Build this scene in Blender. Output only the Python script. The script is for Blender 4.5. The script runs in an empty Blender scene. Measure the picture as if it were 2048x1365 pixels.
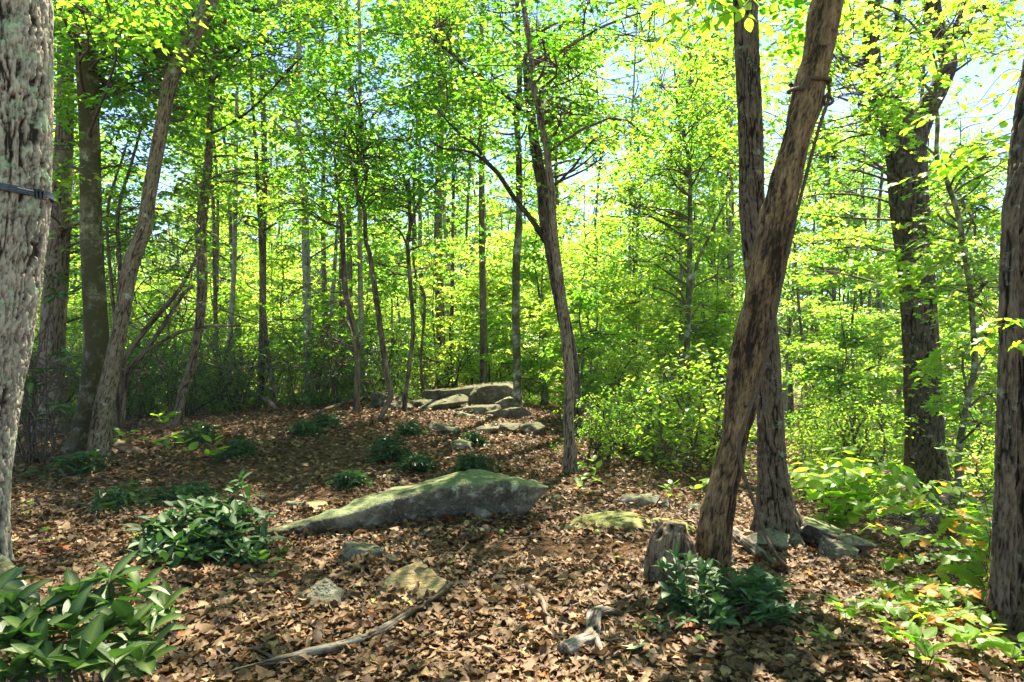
import bpy, bmesh, math, random
import numpy as np
from mathutils import Vector, Matrix, Euler
R = math.radians
rng = np.random.default_rng(11)
random.seed(5)
SC = bpy.context.scene
COL = SC.collection

# ------------------------------------------------------------------ camera
EYE, F = 1.5, 1365.0
cam_d = bpy.data.cameras.new('camera'); cam = bpy.data.objects.new('camera', cam_d); COL.objects.link(cam)
cam.location = (0, 0, EYE); cam.rotation_euler = (R(90), 0, 0)
cam_d.lens = 36.0 * F / 2048; cam_d.sensor_width = 36
cam_d.shift_y = 17.5 / 2048; cam_d.clip_end = 900; cam_d.clip_start = 0.05
SC.camera = cam

# ------------------------------------------------------------------ world, sun, exposure
SUN_EL, SUN_AZ = 59.0, 20.0          # azimuth measured from straight ahead, towards the right
w = bpy.data.worlds.new('World'); SC.world = w; w.use_nodes = True
nt = w.node_tree; nt.nodes.clear()
sky = nt.nodes.new('ShaderNodeTexSky'); sky.sky_type = 'NISHITA'; sky.sun_disc = False
sky.sun_elevation = R(SUN_EL); sky.sun_rotation = R(SUN_AZ)
sky.altitude = 1500; sky.air_density = 0.9; sky.dust_density = 0.0; sky.ozone_density = 1.0
bgn = nt.nodes.new('ShaderNodeBackground'); bgn.inputs['Strength'].default_value = 0.078
wo = nt.nodes.new('ShaderNodeOutputWorld')
nt.links.new(sky.outputs[0], bgn.inputs[0]); nt.links.new(bgn.outputs[0], wo.inputs[0])
sl = bpy.data.lights.new('sun', 'SUN'); sl.energy = 5.0; sl.angle = R(0.53); sl.color = (1.0, 0.90, 0.74)
so = bpy.data.objects.new('sun', sl); COL.objects.link(so)
sd = Vector((math.sin(R(SUN_AZ)) * math.cos(R(SUN_EL)), math.cos(R(SUN_AZ)) * math.cos(R(SUN_EL)), math.sin(R(SUN_EL))))
so.rotation_euler = sd.to_track_quat('Z', 'Y').to_euler(); so.location = sd * 60
SC.view_settings.view_transform = 'Standard'; SC.view_settings.look = 'None'
SC.view_settings.gamma = 1.0; SC.view_settings.use_curve_mapping = False
SC.view_settings.exposure = 2.40
SC.render.engine = 'CYCLES'
cy = SC.cycles
cy.max_bounces = 16; cy.diffuse_bounces = 8; cy.glossy_bounces = 2; cy.transmission_bounces = 10
cy.transparent_max_bounces = 4; cy.volume_bounces = 0; cy.caustics_reflective = False; cy.caustics_refractive = False
cy.sample_clamp_indirect = 6.0
cy.use_denoising = True
try: cy.denoiser = 'OPENIMAGEDENOISE'
except Exception: pass

# ------------------------------------------------------------------ noise
def _hash(i, j, k, s=0):
    n = (i * 374761393 + j * 668265263 + k * 2147483647 + s * 1274126177).astype(np.int64) & 0xffffffff
    n = ((n ^ (n >> 13)) * 1274126177) & 0xffffffff
    n = ((n ^ (n >> 16)) * 2246822519) & 0xffffffff
    return ((n ^ (n >> 15)) & 0xffffff) / float(0xffffff)
def vn(p, s=0):
    p = np.asarray(p, float); f = np.floor(p); i = f.astype(np.int64); t = p - f; t = t * t * (3 - 2 * t)
    o = 0
    for a in (0, 1):
        for b in (0, 1):
            for c in (0, 1):
                wt = (t[:, 0] if a else 1 - t[:, 0]) * (t[:, 1] if b else 1 - t[:, 1]) * (t[:, 2] if c else 1 - t[:, 2])
                o = o + wt * _hash(i[:, 0] + a, i[:, 1] + b, i[:, 2] + c, s)
    return o * 2 - 1
def fbm(p, oct=4, s=0):
    p = np.asarray(p, float); o = 0; a = 1.0; q = p
    for k in range(oct):
        o = o + a * vn(q, s + k); a *= 0.5; q = q * 2.03 + 11.7
    return o / 1.8
def worley(p, s=0):
    f = np.floor(p).astype(np.int64); F1 = np.full(len(p), 9.0); F2 = F1.copy(); idv = np.zeros(len(p))
    for a in (-1, 0, 1):
        for b in (-1, 0, 1):
            for c in (-1, 0, 1):
                i, j, k = f[:, 0] + a, f[:, 1] + b, f[:, 2] + c
                q = np.stack([i + _hash(i, j, k, s), j + _hash(i, j, k, s + 1), k + _hash(i, j, k, s + 2)], 1)
                d = np.sqrt(((p - q) ** 2).sum(1)); m = d < F1
                F2 = np.where(m, F1, np.minimum(F2, d)); idv = np.where(m, _hash(i, j, k, s + 5), idv); F1 = np.where(m, d, F1)
    return F1, F2, idv
def sstep(a, b, x):
    t = np.clip((x - a) / (b - a), 0, 1); return t * t * (3 - 2 * t)

# ------------------------------------------------------------------ the lie of the land
def _sp(x): return np.logaddexp(0, x)
def H(x, y):
    x = np.asarray(x, float); y = np.asarray(y, float)
    x, y = np.broadcast_arrays(x, y); shp = x.shape; x = x.ravel(); y = y.ravel()
    z = 0.42 * np.exp(-((x + 1.6) ** 2 / (2 * 3.4 ** 2) + (y - 13.0) ** 2 / (2 * 2.9 ** 2)))
    a = 0.165 * 0.8 * _sp((x - 2.5) / 0.8); z = z - 5.0 * np.tanh(a / 5.0)
    b = 0.07 * _sp(y - 17.0); z = z - 2.6 * np.tanh(b / 2.6)
    z = z + 0.05 * np.tanh((-x - 1) / 3) * 1.0
    q = np.stack([x * 0.55, y * 0.55, x * 0], 1); z = z + 0.06 * fbm(q, 3, 3)
    q = np.stack([x * 3.1, y * 3.1, x * 0], 1); z = z + 0.014 * fbm(q, 3, 9)
    far = sstep(55, 110, y); z = z + far * 6.0 * sstep(60, -60, x)
    return z.reshape(shp)
def h1(x, y): return float(H(np.array([x]), np.array([y]))[0])
def P(px, py, Y): return Vector(((px - 1024) / F * Y, Y, EYE - (py - 700) / F * Y))
def hit(px, py):
    Y = np.concatenate([np.arange(1.5, 20, 0.02), np.arange(20, 80, 0.1)])
    z = EYE - (py - 700) / F * Y; g = H((px - 1024) / F * Y, Y)
    k = np.argmax(z <= g)
    if z[k] > g[k]: k = len(Y) - 1
    return Vector(((px - 1024) / F * Y[k], Y[k], g[k]))

# ------------------------------------------------------------------ object helpers
def link(o, parent=None):
    COL.objects.link(o)
    if parent is not None: o.parent = parent
    return o
def tag(o, label, cat=None, group=None, kind=None):
    o['label'] = label
    if cat: o['category'] = cat
    if group: o['group'] = group
    if kind: o['kind'] = kind
    return o
def thing(name, label, cat, loc, group=None):
    o = bpy.data.objects.new(name, None); o.empty_display_size = 0.1; o.location = loc; COL.objects.link(o)
    return tag(o, label, cat, group)
def mesh_np(name, V, faces, k, attrs=None, smooth=False):
    """V (n,3), faces (m,k) ints"""
    me = bpy.data.meshes.new(name); V = np.asarray(V, np.float32); faces = np.asarray(faces, np.int32)
    me.vertices.add(len(V)); me.vertices.foreach_set('co', V.ravel())
    m = len(faces); me.loops.add(m * k); me.loops.foreach_set('vertex_index', faces.ravel())
    me.polygons.add(m); me.polygons.foreach_set('loop_start', np.arange(0, m * k, k, dtype=np.int32))
    me.polygons.foreach_set('loop_total', np.full(m, k, np.int32))
    me.polygons.foreach_set('use_smooth', np.full(m, bool(smooth)))
    for an, (typ, data) in (attrs or {}).items():
        at = me.attributes.new(an, typ, 'POINT'); data = np.asarray(data, np.float32)
        at.data.foreach_set('vector' if typ == 'FLOAT_VECTOR' else 'value', data.ravel())
    me.update(calc_edges=True)
    return me
def put(name, me, mat=None, parent=None, world=True):
    """object for a mesh given in world coordinates; re-based on the parent's location"""
    if mat is not None and len(me.materials) == 0: me.materials.append(mat)
    o = bpy.data.objects.new(name, me); link(o, parent)
    if parent is not None and world: o.location = -parent.location
    return o

# ------------------------------------------------------------------ materials
def newmat(name):
    m = bpy.data.materials.new(name); m.use_nodes = True; n = m.node_tree; n.nodes.clear()
    out = n.nodes.new('ShaderNodeOutputMaterial'); return m, n, out
def N(nt, t, **kw):
    n = nt.nodes.new(t)
    for k, v in kw.items():
        if k.startswith('i_'): n.inputs[k[2:].replace('_', ' ')].default_value = v
        else: setattr(n, k, v)
    return n
def ramp(nt, stops, interp='LINEAR'):
    r = nt.nodes.new('ShaderNodeValToRGB'); r.color_ramp.interpolation = interp
    e = r.color_ramp.elements
    while len(e) < len(stops): e.new(0.5)
    for k, (p, c) in enumerate(stops): e[k].position = p; e[k].color = (c[0], c[1], c[2], 1)
    return r
def leaf_mat(name, stops, tstops, trans=0.5, rough=0.42, spec=0.4):
    m, nt, out = newmat(name)
    at = N(nt, 'ShaderNodeAttribute', attribute_name='tint')
    oi = N(nt, 'ShaderNodeObjectInfo')
    ad = N(nt, 'ShaderNodeMath', operation='MULTIPLY_ADD'); ad.inputs[1].default_value = 0.22; nt.links.new(oi.outputs['Random'], ad.inputs[0])
    sb = N(nt, 'ShaderNodeMath', operation='SUBTRACT', use_clamp=True); sb.inputs[1].default_value = 0.11
    nt.links.new(at.outputs['Fac'], ad.inputs[2]); nt.links.new(ad.outputs[0], sb.inputs[0])
    r1 = ramp(nt, stops); r2 = ramp(nt, tstops)
    nt.links.new(sb.outputs[0], r1.inputs[0]); nt.links.new(sb.outputs[0], r2.inputs[0])
    p = N(nt, 'ShaderNodeBsdfPrincipled'); p.inputs['Roughness'].default_value = rough; p.inputs['Specular IOR Level'].default_value = spec
    t = N(nt, 'ShaderNodeBsdfTranslucent'); mx = N(nt, 'ShaderNodeMixShader'); mx.inputs[0].default_value = trans
    nt.links.new(r1.outputs[0], p.inputs['Base Color']); nt.links.new(r2.outputs[0], t.inputs['Color'])
    nt.links.new(p.outputs[0], mx.inputs[1]); nt.links.new(t.outputs[0], mx.inputs[2]); nt.links.new(mx.outputs[0], out.inputs[0])
    return m
M = {}
M['leaf'] = leaf_mat('canopy_leaf', [(0, (.045, .105, .013)), (.5, (.075, .155, .018)), (1, (.12, .19, .024))],
                     [(0, (.13, .42, .02)), (.5, (.30, .62, .03)), (1, (.66, .82, .06))], .60)
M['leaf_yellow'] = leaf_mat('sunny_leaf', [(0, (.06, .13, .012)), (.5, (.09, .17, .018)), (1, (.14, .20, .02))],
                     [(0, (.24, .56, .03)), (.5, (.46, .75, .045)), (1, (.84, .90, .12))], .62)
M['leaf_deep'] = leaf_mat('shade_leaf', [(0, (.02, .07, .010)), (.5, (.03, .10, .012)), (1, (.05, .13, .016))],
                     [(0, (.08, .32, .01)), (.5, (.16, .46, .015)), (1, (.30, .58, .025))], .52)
M['laurel'] = leaf_mat('laurel_leaf', [(0, (.028, .075, .016)), (.5, (.045, .105, .022)), (1, (.08, .15, .028))],
                     [(0, (.08, .24, .015)), (.5, (.16, .38, .02)), (1, (.36, .56, .03))], .40, .38, .45)
M['far_leaf'] = leaf_mat('far_leaf', [(0, (.035, .09, .018)), (.5, (.055, .13, .022)), (1, (.09, .16, .028))],
                     [(0, (.20, .48, .05)), (.5, (.42, .68, .08)), (1, (.70, .82, .14))], .58)

M['tuft'] = leaf_mat('tuft_leaf', [(0, (.012, .042, .012)), (.5, (.022, .065, .016)), (1, (.045, .10, .024))],
                     [(0, (.04, .12, .012)), (.5, (.08, .22, .016)), (1, (.16, .34, .02))], .22, .38, .4)
def broad_mat(name, c1, c2, rib, tr, trans=.25, rough=.38, spec=.38):
    """big single leaves: a pale midrib along u=0.5 and a small change from leaf to leaf"""
    m, nt, out = newmat(name)
    oi = N(nt, 'ShaderNodeObjectInfo'); mixc = ramp(nt, [(0, c1), (1, c2)]); nt.links.new(oi.outputs['Random'], mixc.inputs[0])
    at = N(nt, 'ShaderNodeAttribute', attribute_name='rib')
    mm = N(nt, 'ShaderNodeMix', data_type='RGBA'); nt.links.new(at.outputs['Fac'], mm.inputs['Factor'])
    nt.links.new(mixc.outputs[0], mm.inputs['A']); mm.inputs['B'].default_value = (*rib, 1)
    tc = N(nt, 'ShaderNodeTexCoord'); no = N(nt, 'ShaderNodeTexNoise'); no.inputs['Scale'].default_value = 38
    nt.links.new(tc.outputs['Object'], no.inputs['Vector']); bp = N(nt, 'ShaderNodeBump'); bp.inputs['Strength'].default_value = .25; bp.inputs['Distance'].default_value = .004
    nt.links.new(no.outputs[0], bp.inputs['Height'])
    p = N(nt, 'ShaderNodeBsdfPrincipled'); p.inputs['Roughness'].default_value = rough; p.inputs['Specular IOR Level'].default_value = spec
    nt.links.new(mm.outputs['Result'], p.inputs['Base Color']); nt.links.new(bp.outputs[0], p.inputs['Normal'])
    t = N(nt, 'ShaderNodeBsdfTranslucent'); t.inputs['Color'].default_value = (*tr, 1)
    mx = N(nt, 'ShaderNodeMixShader'); mx.inputs[0].default_value = trans
    nt.links.new(p.outputs[0], mx.inputs[1]); nt.links.new(t.outputs[0], mx.inputs[2]); nt.links.new(mx.outputs[0], out.inputs[0])
    return m
M['rhodo'] = broad_mat('evergreen_leaf', (.012, .042, .011), (.030, .078, .016), (.12, .17, .045), (.09, .26, .02), .18, .42, .30)
M['rhodo_dark'] = broad_mat('dark_evergreen_leaf', (.014, .048, .014), (.028, .078, .020), (.08, .14, .05), (.06, .18, .02), .20, .48, .26)
M['fresh'] = broad_mat('fresh_leaf', (.07, .18, .014), (.12, .23, .018), (.20, .30, .05), (.42, .72, .03), .60, .4, .4)
M['orange'] = broad_mat('orange_leaf', (.42, .16, .02), (.50, .26, .03), (.55, .32, .08), (.80, .35, .03), .5, .45, .3)
M['pale_green'] = broad_mat('pale_fallen_leaf', (.22, .32, .15), (.25, .36, .17), (.36, .44, .25), (.3, .4, .1), .15, .6, .2)

def bark_mat(name, furrow, mid, ridge, lichen=None, lamt=.0, moss=None, mamt=0., fine=60., bump=.6, stretch=.22):
    m, nt, out = newmat(name); L = nt.links.new
    co = N(nt, 'ShaderNodeAttribute', attribute_name='bark'); hh = N(nt, 'ShaderNodeAttribute', attribute_name='relief')
    mp = N(nt, 'ShaderNodeMapping'); mp.inputs['Scale'].default_value = (1, 1, stretch); L(co.outputs['Vector'], mp.inputs['Vector'])
    n1 = N(nt, 'ShaderNodeTexNoise'); n1.inputs['Scale'].default_value = fine; n1.inputs['Detail'].default_value = 5; n1.inputs['Roughness'].default_value = .65; L(mp.outputs[0], n1.inputs['Vector'])
    n2 = N(nt, 'ShaderNodeTexNoise'); n2.inputs['Scale'].default_value = 5; n2.inputs['Detail'].default_value = 3; L(co.outputs['Vector'], n2.inputs['Vector'])
    s1 = N(nt, 'ShaderNodeMath', operation='MULTIPLY_ADD'); s1.inputs[1].default_value = 1.5; s1.inputs[2].default_value = -.78; L(n1.outputs[0], s1.inputs[0])
    s2 = N(nt, 'ShaderNodeMath', operation='ADD', use_clamp=True); L(hh.outputs['Fac'], s2.inputs[0]); L(s1.outputs[0], s2.inputs[1])
    cr = ramp(nt, [(.20, furrow), (.52, mid), (1.0, ridge)]); L(s2.outputs[0], cr.inputs[0])
    last = cr.outputs[0]
    vr = ramp(nt, [(.3, (.75, .75, .75)), (.7, (1.15, 1.12, 1.08))]); L(n2.outputs[0], vr.inputs[0])
    mu = N(nt, 'ShaderNodeMix', data_type='RGBA', blend_type='MULTIPLY'); mu.inputs['Factor'].default_value = 1; L(last, mu.inputs['A']); L(vr.outputs[0], mu.inputs['B']); last = mu.outputs['Result']
    for colr, amt, sc in ((lichen, lamt, 7.), (moss, mamt, 3.)):
        if not colr: continue
        n3 = N(nt, 'ShaderNodeTexNoise'); n3.inputs['Scale'].default_value = sc; n3.inputs['Detail'].default_value = 9; n3.inputs['Roughness'].default_value = .72
        L(co.outputs['Vector'], n3.inputs['Vector'])
        mr = N(nt, 'ShaderNodeMapRange'); mr.inputs['From Min'].default_value = .62 - amt * .25; mr.inputs['From Max'].default_value = .70 - amt * .2; L(n3.outputs[0], mr.inputs['Value'])
        mx = N(nt, 'ShaderNodeMix', data_type='RGBA'); L(mr.outputs[0], mx.inputs['Factor']); L(last, mx.inputs['A']); mx.inputs['B'].default_value = (*colr, 1); last = mx.outputs['Result']
    b = N(nt, 'ShaderNodeBump'); b.inputs['Strength'].default_value = bump; b.inputs['Distance'].default_value = .012; L(n1.outputs[0], b.inputs['Height'])
    p = N(nt, 'ShaderNodeBsdfPrincipled'); p.inputs['Roughness'].default_value = .9; p.inputs['Specular IOR Level'].default_value = .2
    L(last, p.inputs['Base Color']); L(b.outputs[0], p.inputs['Normal']); L(p.outputs[0], out.inputs[0])
    return m
M['bark_oak'] = bark_mat('oak_bark', (.040, .029, .020), (.19, .155, .12), (.42, .37, .30), (.36, .44, .29), .35, None, 0, 110)
M['bark_beech'] = bark_mat('beech_bark', (.06, .052, .028), (.16, .14, .08), (.25, .23, .15), (.30, .32, .22), .45, (.055, .05, .018), .9, 40)
M['bark_hickory'] = bark_mat('hickory_bark', (.035, .025, .015), (.115, .085, .055), (.22, .175, .12), (.32, .34, .27), .15, None, 0, 80)
M['bark_dark'] = bark_mat('dark_bark', (.030, .022, .014), (.115, .088, .060), (.21, .17, .125), (.22, .23, .16), .25, None, 0, 70)
M['bark_ridged'] = bark_mat('ridged_bark', (.012, .009, .006), (.058, .043, .028), (.14, .11, .078), (.22, .25, .18), .2, None, 0, 90)
M['bark_dead'] = bark_mat('dead_wood', (.024, .015, .008), (.14, .092, .046), (.29, .20, .11), None, 0, None, 0, 60, 1.0, .3)
M['bark_maple'] = bark_mat('maple_bark', (.009, .007, .005), (.038, .029, .020), (.095, .076, .054), (.22, .24, .17), .2, None, 0, 60)
M['bark_moss'] = bark_mat('mossy_bark', (.04, .035, .018), (.13, .12, .07), (.24, .23, .16), (.33, .35, .27), .7, (.05, .055, .018), .8, 60)
M['bark_pale'] = bark_mat('pale_bark', (.08, .07, .055), (.24, .215, .17), (.36, .33, .28), (.34, .35, .29), .3, None, 0, 50)
M['twig'] = bark_mat('twig_bark', (.035, .026, .018), (.09, .07, .05), (.16, .13, .10), None, 0, None, 0, 60, .2)
M['driftwood'] = bark_mat('weathered_wood', (.035, .026, .018), (.20, .165, .125), (.42, .375, .31), None, 0, (.10, .09, .04), .5, 110, 1.0, .08)
M['brown_wood'] = bark_mat('brown_wood', (.04, .028, .018), (.16, .115, .075), (.27, .21, .15), None, 0, None, 0, 70, .6, .12)
M['stump_wood'] = bark_mat('stump_wood', (.03, .02, .013), (.16, .115, .075), (.30, .23, .16), None, 0, None, 0, 90, 1.0, .06)
M['rope'] = bark_mat('rope_fibre', (.03, .022, .014), (.09, .068, .045), (.16, .125, .085), None, 0, None, 0, 200, .3, 1)

def rock_mat(name, c1, c2, c3, moss=(.12, .15, .03), mamt=.5, lich=(.36, .40, .33), lamt=.4, fine=22., strata=0.):
    m, nt, out = newmat(name); L = nt.links.new
    tc = N(nt, 'ShaderNodeTexCoord'); ge = N(nt, 'ShaderNodeNewGeometry')
    n1 = N(nt, 'ShaderNodeTexNoise'); n1.inputs['Scale'].default_value = fine; n1.inputs['Detail'].default_value = 8; n1.inputs['Roughness'].default_value = .72; L(tc.outputs['Object'], n1.inputs['Vector'])
    n2 = N(nt, 'ShaderNodeTexNoise'); n2.inputs['Scale'].default_value = 3.2; n2.inputs['Detail'].default_value = 6; L(tc.outputs['Object'], n2.inputs['Vector'])
    av = N(nt, 'ShaderNodeMath', operation='ADD'); L(n1.outputs[0], av.inputs[0]); L(n2.outputs[0], av.inputs[1])
    hf = N(nt, 'ShaderNodeMath', operation='MULTIPLY'); hf.inputs[1].default_value = .5; L(av.outputs[0], hf.inputs[0])
    cr = ramp(nt, [(.38, c1), (.5, c2), (.62, c3)]); L(hf.outputs[0], cr.inputs[0]); last = cr.outputs[0]
    n3 = N(nt, 'ShaderNodeTexNoise'); n3.inputs['Scale'].default_value = 9; n3.inputs['Detail'].default_value = 9; n3.inputs['Roughness'].default_value = .75; L(tc.outputs['Object'], n3.inputs['Vector'])
    mr = N(nt, 'ShaderNodeMapRange'); mr.inputs['From Min'].default_value = .66 - .22 * lamt; mr.inputs['From Max'].default_value = .72 - .18 * lamt; L(n3.outputs[0], mr.inputs['Value'])
    mx = N(nt, 'ShaderNodeMix', data_type='RGBA'); L(mr.outputs[0], mx.inputs['Factor']); L(last, mx.inputs['A']); mx.inputs['B'].default_value = (*lich, 1); last = mx.outputs['Result']
    sx = N(nt, 'ShaderNodeSeparateXYZ'); L(ge.outputs['Normal'], sx.inputs[0])
    a2 = N(nt, 'ShaderNodeMath', operation='MULTIPLY_ADD'); a2.inputs[1].default_value = 1.0; L(sx.outputs['Z'], a2.inputs[0]); L(n2.outputs[0], a2.inputs[2])
    m2 = N(nt, 'ShaderNodeMapRange'); m2.inputs['From Min'].default_value = 1.55 - mamt * .75; m2.inputs['From Max'].default_value = 1.75 - mamt * .7; L(a2.outputs[0], m2.inputs['Value'])
    m3 = N(nt, 'ShaderNodeMath', operation='MULTIPLY'); L(m2.outputs[0], m3.inputs[0]); r3 = ramp(nt, [(.35, (.25,) * 3), (.6, (1,) * 3)]); L(n1.outputs[0], r3.inputs[0]); L(r3.outputs[0], m3.inputs[1])
    mx2 = N(nt, 'ShaderNodeMix', data_type='RGBA'); L(m3.outputs[0], mx2.inputs['Factor']); L(last, mx2.inputs['A']); mx2.inputs['B'].default_value = (*moss, 1); last = mx2.outputs['Result']
    hsum = n1.outputs[0]
    if strata:
        wv = N(nt, 'ShaderNodeTexNoise'); wv.inputs['Scale'].default_value = strata; wv.inputs['Detail'].default_value = 4
        mpp = N(nt, 'ShaderNodeMapping'); mpp.inputs['Scale'].default_value = (.12, 1, 1.2); mpp.inputs['Rotation'].default_value = (0, 0, .5); L(tc.outputs['Object'], mpp.inputs['Vector']); L(mpp.outputs[0], wv.inputs['Vector'])
        ad = N(nt, 'ShaderNodeMath', operation='MULTIPLY_ADD'); ad.inputs[1].default_value = 1.5; L(wv.outputs[0], ad.inputs[0]); L(n1.outputs[0], ad.inputs[2]); hsum = ad.outputs[0]
    b = N(nt, 'ShaderNodeBump'); b.inputs['Strength'].default_value = 1.0; b.inputs['Distance'].default_value = .035; L(hsum, b.inputs['Height'])
    p = N(nt, 'ShaderNodeBsdfPrincipled'); p.inputs['Roughness'].default_value = .85; p.inputs['Specular IOR Level'].default_value = .3
    L(last, p.inputs['Base Color']); L(b.outputs[0], p.inputs['Normal']); L(p.outputs[0], out.inputs[0])
    return m
M['rock'] = rock_mat('grey_green_rock', (.040, .034, .022), (.135, .122, .085), (.30, .28, .21), (.17, .21, .07), .55, (.36, .38, .28), .6, 34)
M['rock_dark'] = rock_mat('dark_ledge_rock', (.03, .022, .013), (.095, .076, .048), (.19, .165, .115), (.10, .11, .035), .45, (.28, .29, .20), .45)
M['rock_pale'] = rock_mat('pale_grey_rock', (.075, .066, .046), (.17, .155, .115), (.28, .26, .20), (.15, .17, .06), .35, fine=34)
M['rock_straw'] = rock_mat('straw_slab', (.19, .135, .055), (.36, .27, .12), (.48, .38, .20), (.20, .22, .08), .1, (.33, .32, .2), .1, 30, 26.)
M['rock_moss'] = rock_mat('mossy_rock', (.09, .09, .05), (.19, .19, .12), (.28, .28, .2), (.20, .21, .03), 1.0)

def solid_mat(name, c, rough=.6, metal=0., noise=0.):
    m, nt, out = newmat(name); p = N(nt, 'ShaderNodeBsdfPrincipled'); p.inputs['Roughness'].default_value = rough; p.inputs['Metallic'].default_value = metal
    tc = N(nt, 'ShaderNodeTexCoord'); n1 = N(nt, 'ShaderNodeTexNoise'); n1.inputs['Scale'].default_value = 60; n1.inputs['Detail'].default_value = 5; nt.links.new(tc.outputs['Object'], n1.inputs['Vector'])
    r = ramp(nt, [(.3, tuple(v * .6 for v in c)), (.7, tuple(min(1, v * 1.3) for v in c))]); nt.links.new(n1.outputs[0], r.inputs[0]); nt.links.new(r.outputs[0], p.inputs['Base Color'])
    nt.links.new(p.outputs[0], out.inputs[0]); return m
M['strap'] = solid_mat('navy_webbing', (.035, .055, .085), .7)
M['buckle'] = solid_mat('black_buckle', (.03, .032, .04), .4, .6)
M['rust'] = solid_mat('rusty_board', (.10, .045, .028), .7)
M['tin'] = solid_mat('grey_tin', (.12, .125, .14), .5)
M['nut'] = solid_mat('green_nut', (.42, .48, .07), .5)

def soil_mat():
    m, nt, out = newmat('forest_floor'); L = nt.links.new
    tc = N(nt, 'ShaderNodeTexCoord')
    n1 = N(nt, 'ShaderNodeTexNoise'); n1.inputs['Scale'].default_value = 28; n1.inputs['Detail'].default_value = 9; n1.inputs['Roughness'].default_value = .75; L(tc.outputs['Object'], n1.inputs['Vector'])
    vo = N(nt, 'ShaderNodeTexVoronoi'); vo.inputs['Scale'].default_value = 26; vo.inputs['Randomness'].default_value = 1; L(tc.outputs['Object'], vo.inputs['Vector'])
    r = ramp(nt, [(.3, (.030, .017, .009)), (.5, (.090, .053, .028)), (.68, (.18, .115, .062))]); L(n1.outputs[0], r.inputs[0])
    rv = ramp(nt, [(0, (.55, .5, .45)), (1, (1.5, 1.35, 1.2))]); L(vo.outputs['Color'], rv.inputs[0])
    mu = N(nt, 'ShaderNodeMix', data_type='RGBA', blend_type='MULTIPLY'); mu.inputs['Factor'].default_value = .8; L(r.outputs[0], mu.inputs['A']); L(rv.outputs[0], mu.inputs['B'])
    b = N(nt, 'ShaderNodeBump'); b.inputs['Strength'].default_value = .9; b.inputs['Distance'].default_value = .03; L(n1.outputs[0], b.inputs['Height'])
    p = N(nt, 'ShaderNodeBsdfPrincipled'); p.inputs['Roughness'].default_value = .95; p.inputs['Specular IOR Level'].default_value = .1
    L(mu.outputs['Result'], p.inputs['Base Color']); L(b.outputs[0], p.inputs['Normal']); L(p.outputs[0], out.inputs[0]); return m
M['soil'] = soil_mat()
def litter_mat():
    m, nt, out = newmat('dead_leaves'); L = nt.links.new
    at = N(nt, 'ShaderNodeAttribute', attribute_name='tint')
    r = ramp(nt, [(0, (.030, .017, .008)), (.2, (.082, .044, .018)), (.42, (.155, .088, .038)), (.62, (.235, .145, .066)), (.78, (.33, .24, .12)), (.93, (.42, .33, .20)), (.955, (.46, .36, .19)), (.97, (.40, .11, .02)), (1, (.22, .28, .05))]); L(at.outputs['Fac'], r.inputs[0])
    tc = N(nt, 'ShaderNodeTexCoord'); n1 = N(nt, 'ShaderNodeTexNoise'); n1.inputs['Scale'].default_value = 55; n1.inputs['Detail'].default_value = 6; n1.inputs['Roughness'].default_value = .7; L(tc.outputs['Object'], n1.inputs['Vector'])
    rv = ramp(nt, [(.3, (.6, .56, .5)), (.7, (1.25, 1.22, 1.18))]); L(n1.outputs[0], rv.inputs[0])
    mu = N(nt, 'ShaderNodeMix', data_type='RGBA', blend_type='MULTIPLY'); mu.inputs['Factor'].default_value = 1; L(r.outputs[0], mu.inputs['A']); L(rv.outputs[0], mu.inputs['B'])
    b = N(nt, 'ShaderNodeBump'); b.inputs['Strength'].default_value = .5; b.inputs['Distance'].default_value = .006; L(n1.outputs[0], b.inputs['Height'])
    p = N(nt, 'ShaderNodeBsdfPrincipled'); p.inputs['Roughness'].default_value = .62; p.inputs['Specular IOR Level'].default_value = .35
    t = N(nt, 'ShaderNodeBsdfTranslucent'); mx = N(nt, 'ShaderNodeMixShader'); mx.inputs[0].default_value = .18
    L(mu.outputs['Result'], p.inputs['Base Color']); L(mu.outputs['Result'], t.inputs['Color']); L(b.outputs[0], p.inputs['Normal'])
    L(p.outputs[0], mx.inputs[1]); L(t.outputs[0], mx.inputs[2]); L(mx.outputs[0], out.inputs[0]); return m
M['litter'] = litter_mat()

# ------------------------------------------------------------------ curves and tubes
def smooth_path(pts, rad, ds):
    """Catmull-Rom through pts, resampled about every ds (ds may be a function of z)"""
    P_ = np.asarray(pts, float); r = np.asarray(rad, float)
    Q = np.vstack([2 * P_[0] - P_[1], P_, 2 * P_[-1] - P_[-2]]); rr = np.concatenate([[r[0]], r, [r[-1]]])
    out, ro = [], []
    for i in range(1, len(Q) - 2):
        seg = np.linalg.norm(Q[i + 1] - Q[i]); d = ds(0.5 * (Q[i] + Q[i + 1])) if callable(ds) else ds
        n = max(1, int(math.ceil(seg / d))); t = (np.arange(n) / n)[:, None]
        a, b, c, e = Q[i - 1], Q[i], Q[i + 1], Q[i + 2]
        out.append(0.5 * ((2 * b) + (-a + c) * t + (2 * a - 5 * b + 4 * c - e) * t ** 2 + (-a + 3 * b - 3 * c + e) * t ** 3))
        tt = t[:, 0] * t[:, 0] * (3 - 2 * t[:, 0]); ro.append(rr[i] * (1 - tt) + rr[i + 1] * tt)
    out.append(Q[-2][None]); ro.append([rr[-2]])
    return np.vstack(out), np.concatenate(ro)
def frames(C):
    T = np.gradient(C, axis=0); T /= np.linalg.norm(T, axis=1)[:, None] + 1e-9
    ref = np.array([0.0, 1.0, 0.0]) if abs(T[0][1]) < .8 else np.array([1.0, 0, 0])
    U = np.zeros_like(T); u = ref
    for i in range(len(T)):
        u = u - T[i] * np.dot(u, T[i]); u /= np.linalg.norm(u) + 1e-9; U[i] = u
    W = np.cross(T, U); return T, U, W
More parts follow.
